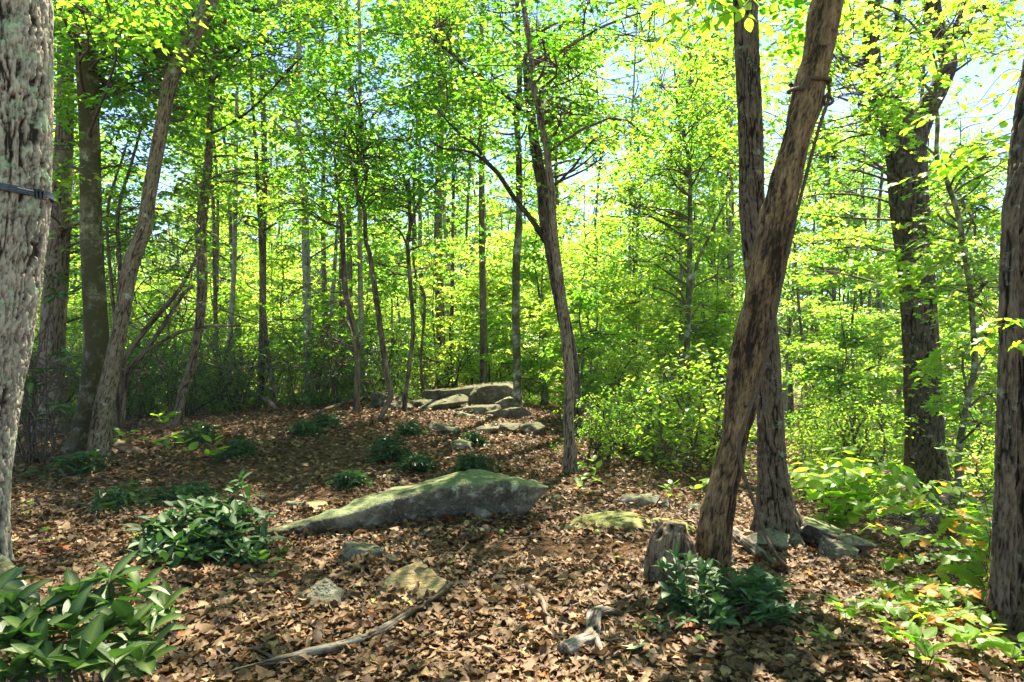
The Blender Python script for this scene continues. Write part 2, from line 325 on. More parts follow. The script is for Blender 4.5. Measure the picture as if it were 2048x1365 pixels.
def bark_disp(kind, q, th, s, seed):
    """returns displacement in metres and relief 0..1"""
    if kind in ('oak', 'ridge', 'fine'):
        a, b, wv_, amp_ = {'oak': (21., 2.6, .030, .038), 'ridge': (27., 3.0, .018, .024), 'fine': (40., 5.2, .010, .010)}[kind]
        wq = q + wv_ * np.stack([fbm(q * np.array([9, 9, 7.]), 2, seed), fbm(q * np.array([9, 9, 7.]), 2, seed + 1), 0 * s], 1)
        r1 = np.abs(fbm(wq * np.array([a, a, b]), 2, seed + 3)); r2 = np.abs(fbm(wq * np.array([a * 1.9, a * 1.9, b * 1.7]), 2, seed + 5))
        f = sstep(.015, .085, r1) * (.5 + .5 * sstep(.0, .07, r2))
        F1, F2, idv = worley(wq * np.array([a * 1.5, a * 1.5, a * .62]), seed); cr = sstep(.0, .09, F2 - F1)
        fine = fbm(q * np.array([70., 70., 34.]), 3, seed + 8)
        h = np.clip(f * (.42 + .36 * cr + .22 * idv) + .30 * fine + .02, 0, 1)
        return amp_ * (h - .6), h
    if kind == 'dead':
        tw = q.copy(); a = .55 * s; tw[:, 0] = q[:, 0] * np.cos(a) - q[:, 1] * np.sin(a); tw[:, 1] = q[:, 0] * np.sin(a) + q[:, 1] * np.cos(a)
        g = fbm(tw * np.array([14, 14, 2.2]), 4, seed); g2 = fbm(tw * np.array([42, 42, 7.]), 3, seed + 3)
        gou = sstep(.12, .42, fbm(tw * np.array([9, 9, 1.3]), 3, seed + 7))
        F1, F2, idv = worley(q * np.array([7., 7., 4.5]), seed + 4); hole = (1 - sstep(.10, .19, F1)) * (idv > .45)
        sw = fbm(q * 4, 2, seed + 5)
        h = np.clip(.55 + .32 * g + .35 * g2 - .30 * gou - .8 * hole, 0, 1)
        g3 = fbm(tw * np.array([110, 110, 16.]), 2, seed + 11); F1c, F2c, _c = worley(tw * np.array([22., 22., 6.]), seed + 14); ck = 1 - sstep(0, .06, F2c - F1c); h = np.clip(h + .30 * g3 - .35 * ck, 0, 1); return .026 * g + .014 * g2 + .004 * g3 - .030 * gou - .05 * hole + .02 * sw, h
    if kind == 'beech':
        g = fbm(q * np.array([7, 7, 5.]), 4, seed); return .010 * g, np.clip(.5 + .6 * g, 0, 1)
    g = fbm(q * np.array([30, 30, 6.]), 3, seed); return .004 * g, np.clip(.5 + .8 * g, 0, 1)
def trunk_mesh(name, pts, rad, nseg, ds, kind='plain', seed=0, flare=0., lumps=.05, amp=1.0, cap=True, lobes=5):
    C, r = smooth_path(pts, rad, ds); T, U, W = frames(C); n = len(C)
    s = np.concatenate([[0], np.cumsum(np.linalg.norm(np.diff(C, axis=0), axis=1))])
    th = np.linspace(0, 2 * np.pi, nseg, endpoint=False); TH, S = np.meshgrid(th, s); RR = np.repeat(r[:, None], nseg, 1)
    q = np.stack([RR * np.cos(TH), RR * np.sin(TH), S], -1).reshape(-1, 3)
    d, rel = bark_disp(kind, q, TH.ravel(), S.ravel(), seed)
    lum = fbm(np.stack([np.cos(TH).ravel() * .9, np.sin(TH).ravel() * .9, S.ravel() * 1.6], 1) + seed, 3, seed) * lumps
    rr = RR.ravel() * (1 + lum) + d * amp
    if flare:
        zb = C[0, 2] + .12; hgt = C[:, 2] - zb; fl = np.exp(-np.maximum(hgt, 0) / .22)
        fl = np.repeat(fl[:, None], nseg, 1); lob = .55 + .65 * np.maximum(0, np.cos(TH * lobes + 1.3 * seed)) ** 1.5 + .3 * np.cos(TH * 2 + seed)
        rr = rr + (RR * fl * flare * lob).ravel()
    V = (C[:, None] + (np.cos(TH)[..., None] * U[:, None] + np.sin(TH)[..., None] * W[:, None]) * rr.reshape(n, nseg)[..., None]).reshape(-1, 3)
    i = np.arange(n - 1)[:, None] * nseg; j = np.arange(nseg)[None]; j2 = (j + 1) % nseg
    Fc = np.stack([i + j, i + j2, i + nseg + j2, i + nseg + j], -1).reshape(-1, 4)
    if cap:
        a = np.arange(0, nseg, 1); base = (n - 1) * nseg; caps = []
        for b0, rev in ((base, False), (0, True)):
            for k in range(nseg // 2 - 1):
                f = [b0 + k, b0 + k + 1, b0 + nseg - 2 - k, b0 + nseg - 1 - k]
                caps.append(f[::-1] if rev else f)
        Fc = np.vstack([Fc, np.array(caps)])
    return mesh_np(name, V, Fc, 4, {'bark': ('FLOAT_VECTOR', q), 'relief': ('FLOAT', rel)}, True), (C, r, s)
def tubes(paths, radii, nseg=4):
    """many thin tubes at once; paths (m,k,3), radii (m,k)"""
    Pp = np.asarray(paths, float); rr = np.asarray(radii, float); m, k, _ = Pp.shape
    T = np.gradient(Pp, axis=1); T /= np.linalg.norm(T, axis=2)[..., None] + 1e-9
    ref = np.where(np.abs(T[..., 2:3]) < .85, np.array([0, 0, 1.]), np.array([1., 0, 0]))
    ref = np.repeat(ref[:, :1], k, 1)
    U = ref - T * (ref * T).sum(-1, keepdims=True); U /= np.linalg.norm(U, axis=2)[..., None] + 1e-9
    W = np.cross(T, U); th = np.linspace(0, 2 * np.pi, nseg, endpoint=False)
    V = Pp[:, :, None] + (np.cos(th)[None, None, :, None] * U[:, :, None] + np.sin(th)[None, None, :, None] * W[:, :, None]) * rr[:, :, None, None]
    s = np.concatenate([np.zeros((m, 1)), np.cumsum(np.linalg.norm(np.diff(Pp, axis=1), axis=2), 1)], 1)
    q = np.stack([rr[:, :, None] * np.cos(th) + np.arange(m)[:, None, None] * .37, rr[:, :, None] * np.sin(th) + 0 * s[..., None], np.repeat(s[..., None], nseg, 2)], -1)
    b = (np.arange(m) * k * nseg)[:, None, None] + (np.arange(k - 1) * nseg)[None, :, None]; j = np.arange(nseg)[None, None]; j2 = (j + 1) % nseg
    Fc = np.stack([b + j, b + j2, b + nseg + j2, b + nseg + j], -1).reshape(-1, 4)
    return V.reshape(-1, 3), Fc, q.reshape(-1, 3)
def merge(parts):
    V, Fc, Q, o = [], [], [], 0
    for v, f, q in parts: V.append(v); Fc.append(f + o); Q.append(q); o += len(v)
    return np.vstack(V), np.vstack(Fc), np.vstack(Q)
def tube_obj(name, parts, mat, parent=None):
    V, Fc, Q = merge(parts); me = mesh_np(name, V, Fc, 4, {'bark': ('FLOAT_VECTOR', Q), 'relief': ('FLOAT', .5 + .4 * vn(Q * 25))}, True)
    return put(name, me, mat, parent)
def bez(a, b, k, sag, rs, g=None):
    """m curved paths from a (m,3) to b (m,3)"""
    g = g or rng; m = len(a); t = np.linspace(0, 1, k)[None, :, None]; L_ = np.linalg.norm(b - a, axis=1)[:, None, None]
    mid = g.normal(0, rs, (m, 1, 3)) * L_; mid2 = g.normal(0, rs * .5, (m, 1, 3)) * L_
    return a[:, None] * (1 - t) + b[:, None] * t + np.sin(np.pi * t) * (mid + np.array([0, 0, sag]) * L_) + np.sin(2 * np.pi * t) * mid2

# ------------------------------------------------------------------ foliage
MAPLE = np.array([(0, 0), (.10, -.30), (.30, -.20), (.34, -.52), (.52, -.34), (.56, -.17), (.78, -.24), (1.0, 0), (.78, .24), (.56, .17), (.52, .34), (.34, .52), (.30, .20), (.10, .30)])
def leaves(pos, d, n, size, tint, shape='oval', width=.55):
    m = len(pos); d = d / (np.linalg.norm(d, axis=1)[:, None] + 1e-9); wv = np.cross(n, d); wv /= np.linalg.norm(wv, axis=1)[:, None] + 1e-9; nn = np.cross(d, wv)
    sz = size[:, None]
    if shape == 'oval':
        uv = [(0, 0, 0), (.42, -.5 * width, .09), (1, 0, -.10), (.42, .5 * width, .09)]
        V = np.stack([pos + sz * (a * d + b * wv + c * nn) for a, b, c in uv], 1).reshape(-1, 3)
        Fc = (np.arange(m) * 4)[:, None] + np.arange(4)[None]; k = 4
        T_ = np.repeat(tint, 4)
    else:
        uv = [(x, y, .12 * abs(y) - .10 * x * x) for x, y in MAPLE] + [(.34, 0, 0)]
        V = np.stack([pos + sz * (a * d + b * wv + c * nn) for a, b, c in uv], 1).reshape(-1, 3)
        q = [(14, 0, 1, 2), (14, 2, 3, 4), (14, 4, 5, 6), (14, 6, 7, 8), (14, 8, 9, 10), (14, 10, 11, 12), (14, 12, 13, 0)]
        Fc = ((np.arange(m) * 15)[:, None, None] + np.array(q)[None]).reshape(-1, 4); T_ = np.repeat(tint, 15)
    return V, Fc, T_
def spray_leaves(c, rad, nper, size, g, droop=.25, jit=.35, flat=.08, shape='oval', width=.55, tint_mu=.5, tint_sd=.22):
    """c (m,3) spray centres, rad (m,), nper leaves in each; nearly level fans"""
    m = len(c); K = max(3, min(7, nper // 5)); rayid = np.arange(nper)[None] % K; ra = g.uniform(0, 2 * np.pi, (m, 1)) + g.normal(0, .22, (m, K)) + np.arange(K)[None] * 2 * np.pi / K
    a0 = np.take_along_axis(ra, np.repeat(rayid, m, 0), 1); r = g.uniform(.12, 1, (m, nper)) ** .75 * rad[:, None]; a = a0 + g.normal(0, .07, (m, nper)) + .35 * r / (rad[:, None] + 1e-6) * np.sin(a0 * 3)
    ax = g.uniform(0, 2 * np.pi, (m, 1)); el = g.uniform(.55, 1, (m, 1))
    x = r * np.cos(a); y = r * np.sin(a) * el
    X = x * np.cos(ax) - y * np.sin(ax); Yy = x * np.sin(ax) + y * np.cos(ax)
    tilt = g.normal(0, .24, (m, 2, 1))
    Z = X * tilt[:, 0] + Yy * tilt[:, 1] - droop * r * r / (rad[:, None] + 1e-6) + g.normal(0, 1, (m, nper)) * flat * .7 * rad[:, None]
    pos = (c[:, None] + np.stack([X, Yy, Z], -1)).reshape(-1, 3)
    rd = np.stack([np.cos(a + ax), np.sin(a + ax), 0 * a], -1).reshape(-1, 3); sgn = np.where(g.uniform(0, 1, len(rd)) < .5, -1., 1.) * g.uniform(.3, 1.15, len(rd))
    cs_, sn_ = np.cos(sgn), np.sin(sgn); d = np.stack([rd[:, 0] * cs_ - rd[:, 1] * sn_, rd[:, 0] * sn_ + rd[:, 1] * cs_, g.normal(-.22, .22, len(rd))], 1)
    out = d; n = np.stack([-np.repeat(tilt[:, 0, 0], nper), -np.repeat(tilt[:, 1, 0], nper), np.ones(len(rd))], 1) + g.normal(0, jit, out.shape)
    sz = size * g.uniform(.65, 1.25, len(pos)); ti = np.repeat(g.normal(tint_mu, .19, m), nper) + g.normal(0, tint_sd * .8, len(pos))
    return leaves(pos, d, n, sz, np.clip(ti, 0, 1), shape, width)
def foliage_mesh(name, lv):
    V = np.vstack([a for a, b, c in lv]); o = 0; Fs = []; T_ = np.concatenate([c for a, b, c in lv])
    for a, b, c in lv: Fs.append(b + o); o += len(a)
    return mesh_np(name, V, np.vstack(Fs), 4, {'tint': ('FLOAT', T_)})

NTRI = 0
# ------------------------------------------------------------------ ground
def ground():
    xs = np.concatenate([-np.geomspace(220, 12, 22), np.linspace(-11.5, 11.5, 190), np.geomspace(12, 220, 22)])
    ys = np.concatenate([np.linspace(-60, 0, 10), np.linspace(.5, 16, 170), np.geomspace(16.4, 300, 42)])
    X, Y = np.meshgrid(xs, ys); Z = H(X, Y); n, k = X.shape
    V = np.stack([X, Y, Z], -1).reshape(-1, 3); i = np.arange(n - 1)[:, None] * k; j = np.arange(k - 1)[None]
    Fc = np.stack([i + j, i + j + 1, i + k + j + 1, i + k + j], -1).reshape(-1, 4)
    me = mesh_np('ground', V, Fc, 4, None, True); o = put('ground', me, M['soil'])
    tag(o, 'brown forest floor sloping away to the right', kind='structure')
ground()

# ------------------------------------------------------------------ the trees traced from the photograph
TREES = {}
def px_path(pts, Y, dy=0.):
    """pts: (px, py, width_px) from the top down -> world points from the base up"""
    out, r = [], []
    for k, (a, b, wd) in enumerate(pts[::-1]):
        yy = Y + dy * k / max(1, len(pts) - 1)
        out.append(P(a, b, yy)); r.append(wd / 2 / F * yy * math.cos(math.atan((a - 1024) / F)))
    return out, r
def grow(key, name, label, cat, pts, Y=None, mat='bark_dark', kind='plain', nseg=20, ds=.12, seed=0, top=None, flare=.6, dy=0., amp=1., group=None, lumps=.05, rise=0., lobes=5):
    """one traced tree: Empty at its base, a trunk child; 'top' lets the trunk go on above the frame to that height"""
    if Y is None: Y = hit(pts[-1][0], pts[-1][1])[1]
    W_, r = px_path(pts, Y, dy)
    gz = h1(W_[0].x, W_[0].y)
    b0 = Vector((W_[0].x - (W_[1].x - W_[0].x) * .1, W_[0].y, gz - .12))
    if W_[0].z - b0.z > .02: W_.insert(0, b0); r.insert(0, r[0] * 1.02)
    else: W_[0].z = min(W_[0].z, gz - .1)
    if top:
        d = (W_[-1] - W_[-3]).normalized(); z0 = W_[-1].z; a = W_[-1]; nn = 4
        for k in range(1, nn + 1):
            f = k / nn; hh = (top - z0) * f
            W_.append(Vector((a.x + d.x / max(.3, d.z) * hh * (1 - .45 * f), a.y + d.y * hh + .2 * f, z0 + hh))); r.append(r[-1] * .88 if k < nn else r[-1] * .6)
    base = Vector((b0.x, b0.y, gz)); rt = thing(name, label, cat, base, group)
    vis = 8.0
    dsf = (lambda p: ds if EYE + 700 / F * p[1] + .3 > p[2] else .5)
    k_ = {'dead': .86, 'ridge': .93, 'fine': .88, 'oak': 1.0}.get(kind, .95); r = [v * k_ for v in r]
    me, cr = trunk_mesh('trunk', W_, r, nseg, dsf, kind, seed, flare, lumps, amp, True, lobes)
    put('trunk', me, M[mat], rt)
    TREES[key] = dict(root=rt, C=cr[0], r=cr[1], Y=Y, mat=mat, g=np.random.default_rng(100 + seed), pts=W_)
    return rt
def limb(key, pts, Y=None, nseg=8, mat=None, dy=0., ds=.12, kind='plain', seed=3):
    t = TREES[key]; Y = Y or t['Y']
    W_, r = px_path(pts, Y, dy)
    me, cr = trunk_mesh('branch', W_, r, nseg, ds, kind, seed, 0, .06)
    o = put('branch', me, M[mat or t['mat']], t['root']); t.setdefault('limbs', []).append((cr[0], cr[1])); return o
GAPS = [(1262, 150, 42, 95), (1240, 165, 70, 40), (1955, 235, 60, 55), (1690, 205, 40, 60), (1682, 300, 42, 40), (1905, 250, 30, 60), (1700, 100, 25, 50), (1260, 20, 45, 25), (1020, 325, 45, 20), (1235, 320, 28, 20),
        (415, 110, 25, 30), (460, 205, 40, 35), (545, 90, 35, 60), (585, 240, 28, 22), (745, 75, 28, 22), (1880, 60, 35, 30), (1130, 330, 40, 16), (1270, 420, 30, 30), (1720, 390, 30, 40), (1960, 130, 45, 30)]
def in_gap(c, s=1.0):
    px = 1024 + c[:, 0] / c[:, 1] * F; py = 700 - (c[:, 2] - EYE) / c[:, 1] * F; m = np.zeros(len(c), bool)
    for x, y, a, b in GAPS: m |= ((px - x) / (a * s)) ** 2 + ((py - y) / (b * s)) ** 2 < 1
    return m
def crown(key, rects, leaf='leaf', size=.075, nper=34, srad=.38, shape='oval', width=.6, depth=1.2, nb_sp=7, tint=.5, gaps=True, limbs=True, jit=.35, bl=.55):
    """foliage for a traced tree: rects = (x0,y0,x1,y1,blobs,dY) in the photo's pixels at the tree's own distance"""
    t = TREES[key]; g = t['g']; Y = t['Y']; B = []
    for (x0, y0, x1, y1, nb, dy) in rects:
        for _ in range(nb):
            yy = Y + dy + g.normal(0, depth * .6); p = P(g.uniform(x0, x1), g.uniform(y0, y1), yy); B.append(p)
    B = np.array(B)
    sp = (B[:, None] + g.normal(0, 1, (len(B), nb_sp, 3)) * np.array([bl, bl, bl * .42])).reshape(-1, 3)
    own = np.repeat(np.arange(len(B)), nb_sp)
    if gaps:
        k = ~in_gap(sp); sp = sp[k]; own = own[k]
    rad = srad * g.uniform(.6, 1.3, len(sp))
    me = foliage_mesh('crown', [spray_leaves(sp, rad, nper, size, g, shape=shape, width=width, tint_mu=tint, jit=jit)])
    o = put('crown', me, M[leaf], t['root'])
    if limbs:
        src = [(c, r_) for c, r_ in [(t['C'], t['r'])] + t.get('limbs', [])]
        allc = np.vstack([c for c, _ in src]); allr = np.concatenate([r_ for _, r_ in src])
        A = []; ra = []
        for b in B:
            want = b - np.array([0, 0, .55 * np.linalg.norm(b[:2] - allc[:, :2].mean(0))]) * .5
            k = np.argmin(np.linalg.norm(allc - want, axis=1)); A.append(allc[k]); ra.append(min(allr[k] * .45, .022))
        A = np.array(A); ra = np.array(ra)
        p1 = bez(A, B, 7, .06, .07, g); r1 = ra[:, None] * np.linspace(1, .22, 7)[None] + .003
        p2 = bez(B[own] * .75 + A[own] * .25, sp, 4, .04, .08, g); p2[:, 0] = p1[own, 5]; r2 = np.linspace(.008, .003, 4)[None] * np.ones((len(sp), 1))
        V, Fc, Q = merge([tubes(p1, r1, 5), tubes(p2, r2, 3)])
        me = mesh_np('twigs', V, Fc, 4, {'bark': ('FLOAT_VECTOR', Q), 'relief': ('FLOAT', np.full(len(V), .5))}, True)
        put('twigs', me, M['twig'], t['root'])
    return o

# big grey oak at the left edge
grow('oak', 'oak_tree', 'huge pale grey furrowed trunk at the left edge with a blue strap round it', 'tree',
     [(8, -40, 190), (10, 0, 190), (10, 200, 190), (6, 380, 190), (-3, 500, 186), (-24, 650, 186), (-50, 800, 184), (-68, 950, 178), (-80, 1080, 178), (-90, 1150, 188)], 4.45,
     'bark_oak', 'oak', 230, .013, 1, 11, .5, lumps=.035)
grow('beech', 'beech_tree', 'smooth mossy beech trunk with pale lichen blotches, behind the leaning hickory', 'tree',
     [(163, -30, 42), (164, 40, 46), (172, 120, 46), (178, 240, 44), (181, 360, 46), (183, 480, 50), (189, 600, 52), (193, 700, 55), (186, 780, 58), (177, 850, 62), (168, 905, 66), (165, 925, 74)], 9.1,
     'bark_beech', 'beech', 56, .035, 2, 13, .35)
grow('backoak', 'oak_tree', 'thick dark trunk deep in shade between the big left oak and the mossy beech', 'tree',
     [(128, -30, 34), (131, 120, 34), (130, 240, 38), (122, 400, 46), (117, 500, 50), (108, 620, 56), (104, 700, 58), (102, 800, 62), (100, 890, 76)], 11.2,
     'bark_dark', 'ridge', 56, .05, 3, 14, .35)
grow('hickory', 'hickory_tree', 'long grey hickory trunk curving up to the right, its foot beside the mossy beech', 'tree',
     [(426, -20, 40), (415, 18, 38), (383, 77, 35), (358, 123, 33), (338, 176, 35), (325, 246, 32), (313, 309, 32), (299, 387, 32), (288, 457, 36), (260, 538, 38), (243, 643, 36), (225, 731, 40), (207, 819, 45), (200, 880, 47), (206, 935, 52)], 8.8,
     'bark_hickory', 'fine', 64, .03, 4, 12, .75)
grow('bent', 'young_oak_tree', 'slender dark trunk whose foot sweeps left, behind the clipped-looking evergreen sapling', 'tree',
     [(456, 10, 8), (453, 28, 9), (436, 88, 14), (422, 176, 15), (420, 246, 16), (417, 316, 18), (410, 387, 22), (401, 468, 26), (404, 530, 26), (404, 590, 23), (397, 661, 21), (383, 731, 20), (366, 784, 20), (350, 872, 22)], 11.3,
     'bark_hickory', 'fine', 32, .05, 5, None, .3)
TREES['bent']['root']['label'] = 'slender brown trunk whose foot sweeps left, between the hickory and the pale straight poplar'
grow('thinA', 'young_maple_tree', 'thin wavering brown stem just left of the pale straight poplar', 'tree',
     [(497, 20, 5), (499, 123, 6), (506, 211, 7), (513, 316, 9), (519, 422, 10), (524, 520, 11), (527, 608, 10), (534, 696, 11), (545, 766, 11), (552, 854, 11)], 13.5, 'bark_dark', 'plain', 12, .12, 6, None, .2)
grow('poplar', 'poplar_tree', 'tall straight pale grey poplar trunk standing behind the laurel thicket', 'tree',
     [(595, -30, 10), (598, 80, 12), (597, 250, 14), (605, 350, 17), (610, 450, 18), (613, 550, 19), (615, 650, 20), (618, 750, 21), (620, 840, 24)], 16.5, 'bark_pale', 'fine', 28, .09, 7, 17, .3)
grow('thinB', 'young_maple_tree', 'thin brown stem rising from the leafy rise left of the crooked tree', 'tree',
     [(668, 300, 5), (678, 404, 7), (684, 457, 10), (690, 573, 12), (701, 626, 12), (713, 678, 12), (714, 766, 12), (713, 850, 14)], 12, 'bark_hickory', 'plain', 14, .1, 8, None, .3)
grow('thinC', 'young_maple_tree', 'pale leaning stem crossing behind the thin brown one near the poplar', 'tree',
     [(690, 320, 5), (675, 450, 7), (668, 555, 9), (657, 696, 9), (650, 784, 9), (645, 840, 10)], 15.5, 'bark_pale', 'plain', 12, .14, 9, None, .2)
grow('crook', 'young_maple_tree', 'crooked dark stem with an elbow at its foot, left of the ledge rocks', 'tree',
     [(706, 170, 4), (708, 193, 5), (724, 239, 8), (720, 264, 8), (726, 309, 8), (712, 337, 9), (715, 387, 9), (729, 422, 9), (731, 478, 9), (740, 513, 10), (754, 608, 12), (766, 696, 13), (777, 766, 13), (782, 790, 12), (768, 823, 11), (750, 856, 9)], 11.3, 'bark_hickory', 'plain', 18, .07, 10, None, .0)
grow('forked', 'young_maple_tree', 'thin dark stem forking halfway up, just right of the crooked stem', 'tree',
     [(817, 360, 7), (820, 457, 8), (815, 485, 9), (821, 573, 9), (826, 661, 9), (819, 731, 9), (810, 800, 10)], 12.3, 'bark_dark', 'plain', 14, .1, 11, None, .2)
limb('forked', [(905, 330, 3), (870, 370, 4), (840, 400, 6), (819, 455, 7)]); limb('forked', [(795, 300, 3), (805, 345, 5), (817, 390, 7)])
grow('wavy', 'young_maple_tree', 'thin wavy stem behind the forked one, left of the stout grey trunk', 'tree',
     [(825, 420, 4), (829, 538, 5), (849, 591, 6), (847, 654, 6), (842, 720, 6), (846, 790, 6)], 15, 'bark_hickory', 'plain', 10, .14, 12, None, .2)
grow('stout', 'poplar_tree', 'stout grey trunk standing behind the ledge rocks', 'tree',
     [(883, -30, 11), (882, 193, 14), (880, 281, 15), (877, 400, 17), (877, 503, 18), (880, 626, 20), (884, 720, 20), (887, 800, 21)], 18, 'bark_dark', 'ridge', 28, .1, 13, 17, .2)
grow('thinD', 'young_poplar_tree', 'thin grey stem between the stout trunk and the lichen-spotted one', 'tree',
     [(940, 300, 5), (938, 369, 6), (933, 468, 6), (933, 661, 7), (934, 790, 7)], 21, 'bark_dark', 'plain', 10, .2, 14, 10, .2)
grow('lichen', 'black_gum_tree', 'straight lichen-spotted trunk rising from behind the ledge rocks', 'tree',
     [(1036, -30, 8), (1035, 0, 9), (1037, 90, 11), (1039, 176, 12), (1033, 229, 14), (1037, 299, 13), (1039, 387, 14), (1037, 468, 16), (1033, 520, 17), (1032, 608, 17), (1033, 696, 17), (1035, 766, 18), (1035, 826, 20)], 12.6, 'bark_moss', 'beech', 28, .06, 15, 11, .2)
limb('lichen', [(820, 120, 2), (866, 158, 3), (908, 183, 4), (979, 207, 5), (1012, 217, 6), (1031, 232, 7)])
grow('twin', 'oak_tree', 'dark oak close behind the wavy brown trunk, one long limb reaching left', 'tree',
     [(1050, 120, 12), (1062, 230, 18), (1075, 323, 23), (1084, 369, 23), (1090, 440, 24), (1102, 500, 25), (1118, 591, 26), (1136, 678, 27), (1146, 749, 28), (1148, 801, 28), (1150, 900, 32)], 10.6, 'bark_maple', 'ridge', 40, .06, 16, None, .3)
limb('twin', [(870, 215, 2), (898, 246, 4), (926, 274, 6), (954, 295, 7), (972, 323, 8), (996, 348, 9), (1032, 401, 10), (1062, 438, 11), (1096, 490, 13)], nseg=14)
limb('twin', [(860, 280, 3), (884, 297, 4), (933, 302, 5), (961, 316, 6), (982, 332, 8)])
limb('twin', [(860, 75, 4), (905, 109, 6), (930, 135, 9), (961, 155, 8), (1010, 190, 8), (1056, 235, 9)], nseg=12)
grow('wavybrown', 'oak_tree', 'tall slightly wavy brown trunk standing alone right of the ledge rocks', 'tree',
     [(1044, -30, 10), (1046, 0, 11), (1056, 70, 12), (1065, 134, 13), (1070, 183, 14), (1079, 218, 17), (1084, 260, 16), (1093, 292, 15), (1097, 334, 15), (1104, 387, 15), (1107, 457, 17), (1114, 520, 18), (1123, 591, 20), (1132, 678, 22), (1139, 766, 22), (1137, 837, 22), (1140, 907, 23), (1142, 968, 26)], 8.2, 'bark_hickory', 'fine', 48, .035, 17, 11, .7)
limb('wavybrown', [(1340, 5, 3), (1309, 16, 3), (1207, 53, 5), (1155, 83, 6), (1110, 108, 7), (1066, 130, 8)])
limb('wavybrown', [(1170, 45, 3), (1120, 45, 4), (1090, 20, 3)][:2] + [(1085, 62, 6), (1060, 90, 7)])
grow('pale2', 'young_poplar_tree', 'slim green-grey stem left of the leaning dead trunk, with an upswept branch', 'tree',
     [(1350, 150, 5), (1355, 211, 6), (1372, 290, 8), (1380, 350, 9), (1380, 420, 10), (1380, 485, 12), (1378, 573, 12), (1375, 660, 13), (1373, 714, 13), (1375, 790, 14), (1376, 870, 16)], 13.2, 'bark_moss', 'plain', 18, .09, 18, None, .2)
limb('pale2', [(1466, 372, 3), (1440, 425, 5), (1418, 475, 6), (1395, 525, 7), (1379, 600, 8)])
grow('pale3', 'young_poplar_tree', 'thinner pale stem just left of the slim green-grey one', 'tree',
     [(1362, 330, 6), (1361, 485, 8), (1362, 600, 8), (1361, 696, 9), (1362, 800, 9)], 15.5, 'bark_pale', 'plain', 12, .14, 19, 8, .2)
grow('ridged', 'oak_tree', 'upright ridged oak trunk with flared foot right behind the leaning dead trunk', 'tree',
     [(1488, -40, 48), (1490, 0, 49), (1494, 105, 50), (1499, 211, 50), (1503, 316, 51), (1504, 422, 52), (1512, 510, 52), (1522, 600, 53), (1533, 690, 52), (1537, 766, 53), (1542, 872, 57), (1545, 938, 62), (1551, 1000, 70), (1556, 1062, 84)], 5.65, 'bark_ridged', 'ridge', 120, .022, 20, 12, .75, lumps=.03)
grow('dead', 'dead_tree', 'leaning barkless brown dead trunk with holes and a rope tied high on it', 'tree',
     [(1672, -50, 74), (1657, 0, 73), (1636, 105, 70), (1622, 158, 74), (1605, 229, 76), (1583, 299, 72), (1566, 369, 76), (1551, 457, 84), (1535, 520, 90), (1520, 608, 86), (1500, 696, 84), (1488, 766, 76), (1474, 872, 76), (1458, 938, 78), (1438, 1026, 80), (1424, 1113, 84), (1419, 1150, 90)], 4.7, 'bark_dead', 'dead', 130, .018, 21, 7.5, .12, lumps=.07)
grow('maple', 'maple_tree', 'massive dark maple trunk forking into two limbs, right of the leaning dead trunk', 'tree',
     [(1800, 225, 60), (1802, 255, 86), (1812, 316, 88), (1818, 404, 84), (1824, 470, 80), (1833, 555, 78), (1840, 661, 77), (1845, 766, 80), (1849, 872, 84), (1851, 938, 90), (1853, 975, 102)], 11.2, 'bark_maple', 'ridge', 84, .05, 22, None, .25, amp=1.5)
limb('maple', [(1748, -160, 22), (1746, -40, 26), (1745, 35, 29), (1742, 105, 36), (1752, 176, 40), (1778, 235, 52), (1800, 290, 66)], nseg=40, kind='ridge', ds=.06)
limb('maple', [(1850, -180, 24), (1862, -60, 30), (1868, 35, 34), (1896, 116, 36), (1886, 158, 38), (1858, 211, 46), (1832, 262, 56), (1816, 310, 66)], nseg=40, kind='ridge', ds=.06)
limb('maple', [(1985, -70, 8), (1940, -5, 12), (1915, 50, 16), (1894, 112, 22)], nseg=14)
limb('maple', [(1790, -60, 12), (1797, 40, 16), (1798, 120, 18), (1800, 190, 20), (1806, 262, 30)], nseg=18, dy=.4)
grow('sapling', 'young_maple_tree', 'snaking sapling stem between the massive maple and the right edge trunk', 'tree',
     [(1877, 148, 9), (1870, 197, 10), (1875, 246, 10), (1874, 316, 10), (1896, 369, 12), (1919, 440, 12), (1925, 485, 13), (1939, 573, 13), (1947, 661, 14), (1949, 731, 15), (1939, 784, 14), (1925, 854, 14), (1917, 915, 15)], 8.4, 'bark_moss', 'plain', 20, .05, 23, None, .2)
limb('sapling', [(1958, 0, 3), (1946, 35, 4), (1925, 75, 5), (1893, 105, 6), (1877, 150, 8)])
limb('sapling', [(1700, -10, 2), (1800, 30, 4), (1835, 62, 5), (1865, 105, 5), (1876, 148, 6)])
limb('sapling', [(1800, 110, 3), (1816, 137, 4), (1845, 165, 6), (1869, 192, 8)])
limb('sapling', [(1740, 250, 2), (1790, 268, 3), (1840, 285, 4), (1872, 312, 6)])
limb('sapling', [(1700, 470, 2), (1790, 490, 3), (1850, 500, 4), (1890, 515, 5), (1925, 530, 6)])
limb('sapling', [(2030, 655, 2), (1990, 690, 3), (1965, 720, 4), (1948, 745, 6)])
grow('rightoak', 'oak_tree', 'dark double trunk filling the right edge, roots spreading over the leaves', 'tree',
     [(2128, -60, 112), (2110, 60, 114), (2086, 200, 116), (2072, 316, 118), (2066, 500, 120), (2062, 650, 120), (2062, 766, 122), (2060, 900, 124), (2058, 1000, 126), (2056, 1120, 134), (2052, 1245, 150)], 3.95, 'bark_ridged', 'ridge', 130, .02, 24, 12, .5, lumps=.05)
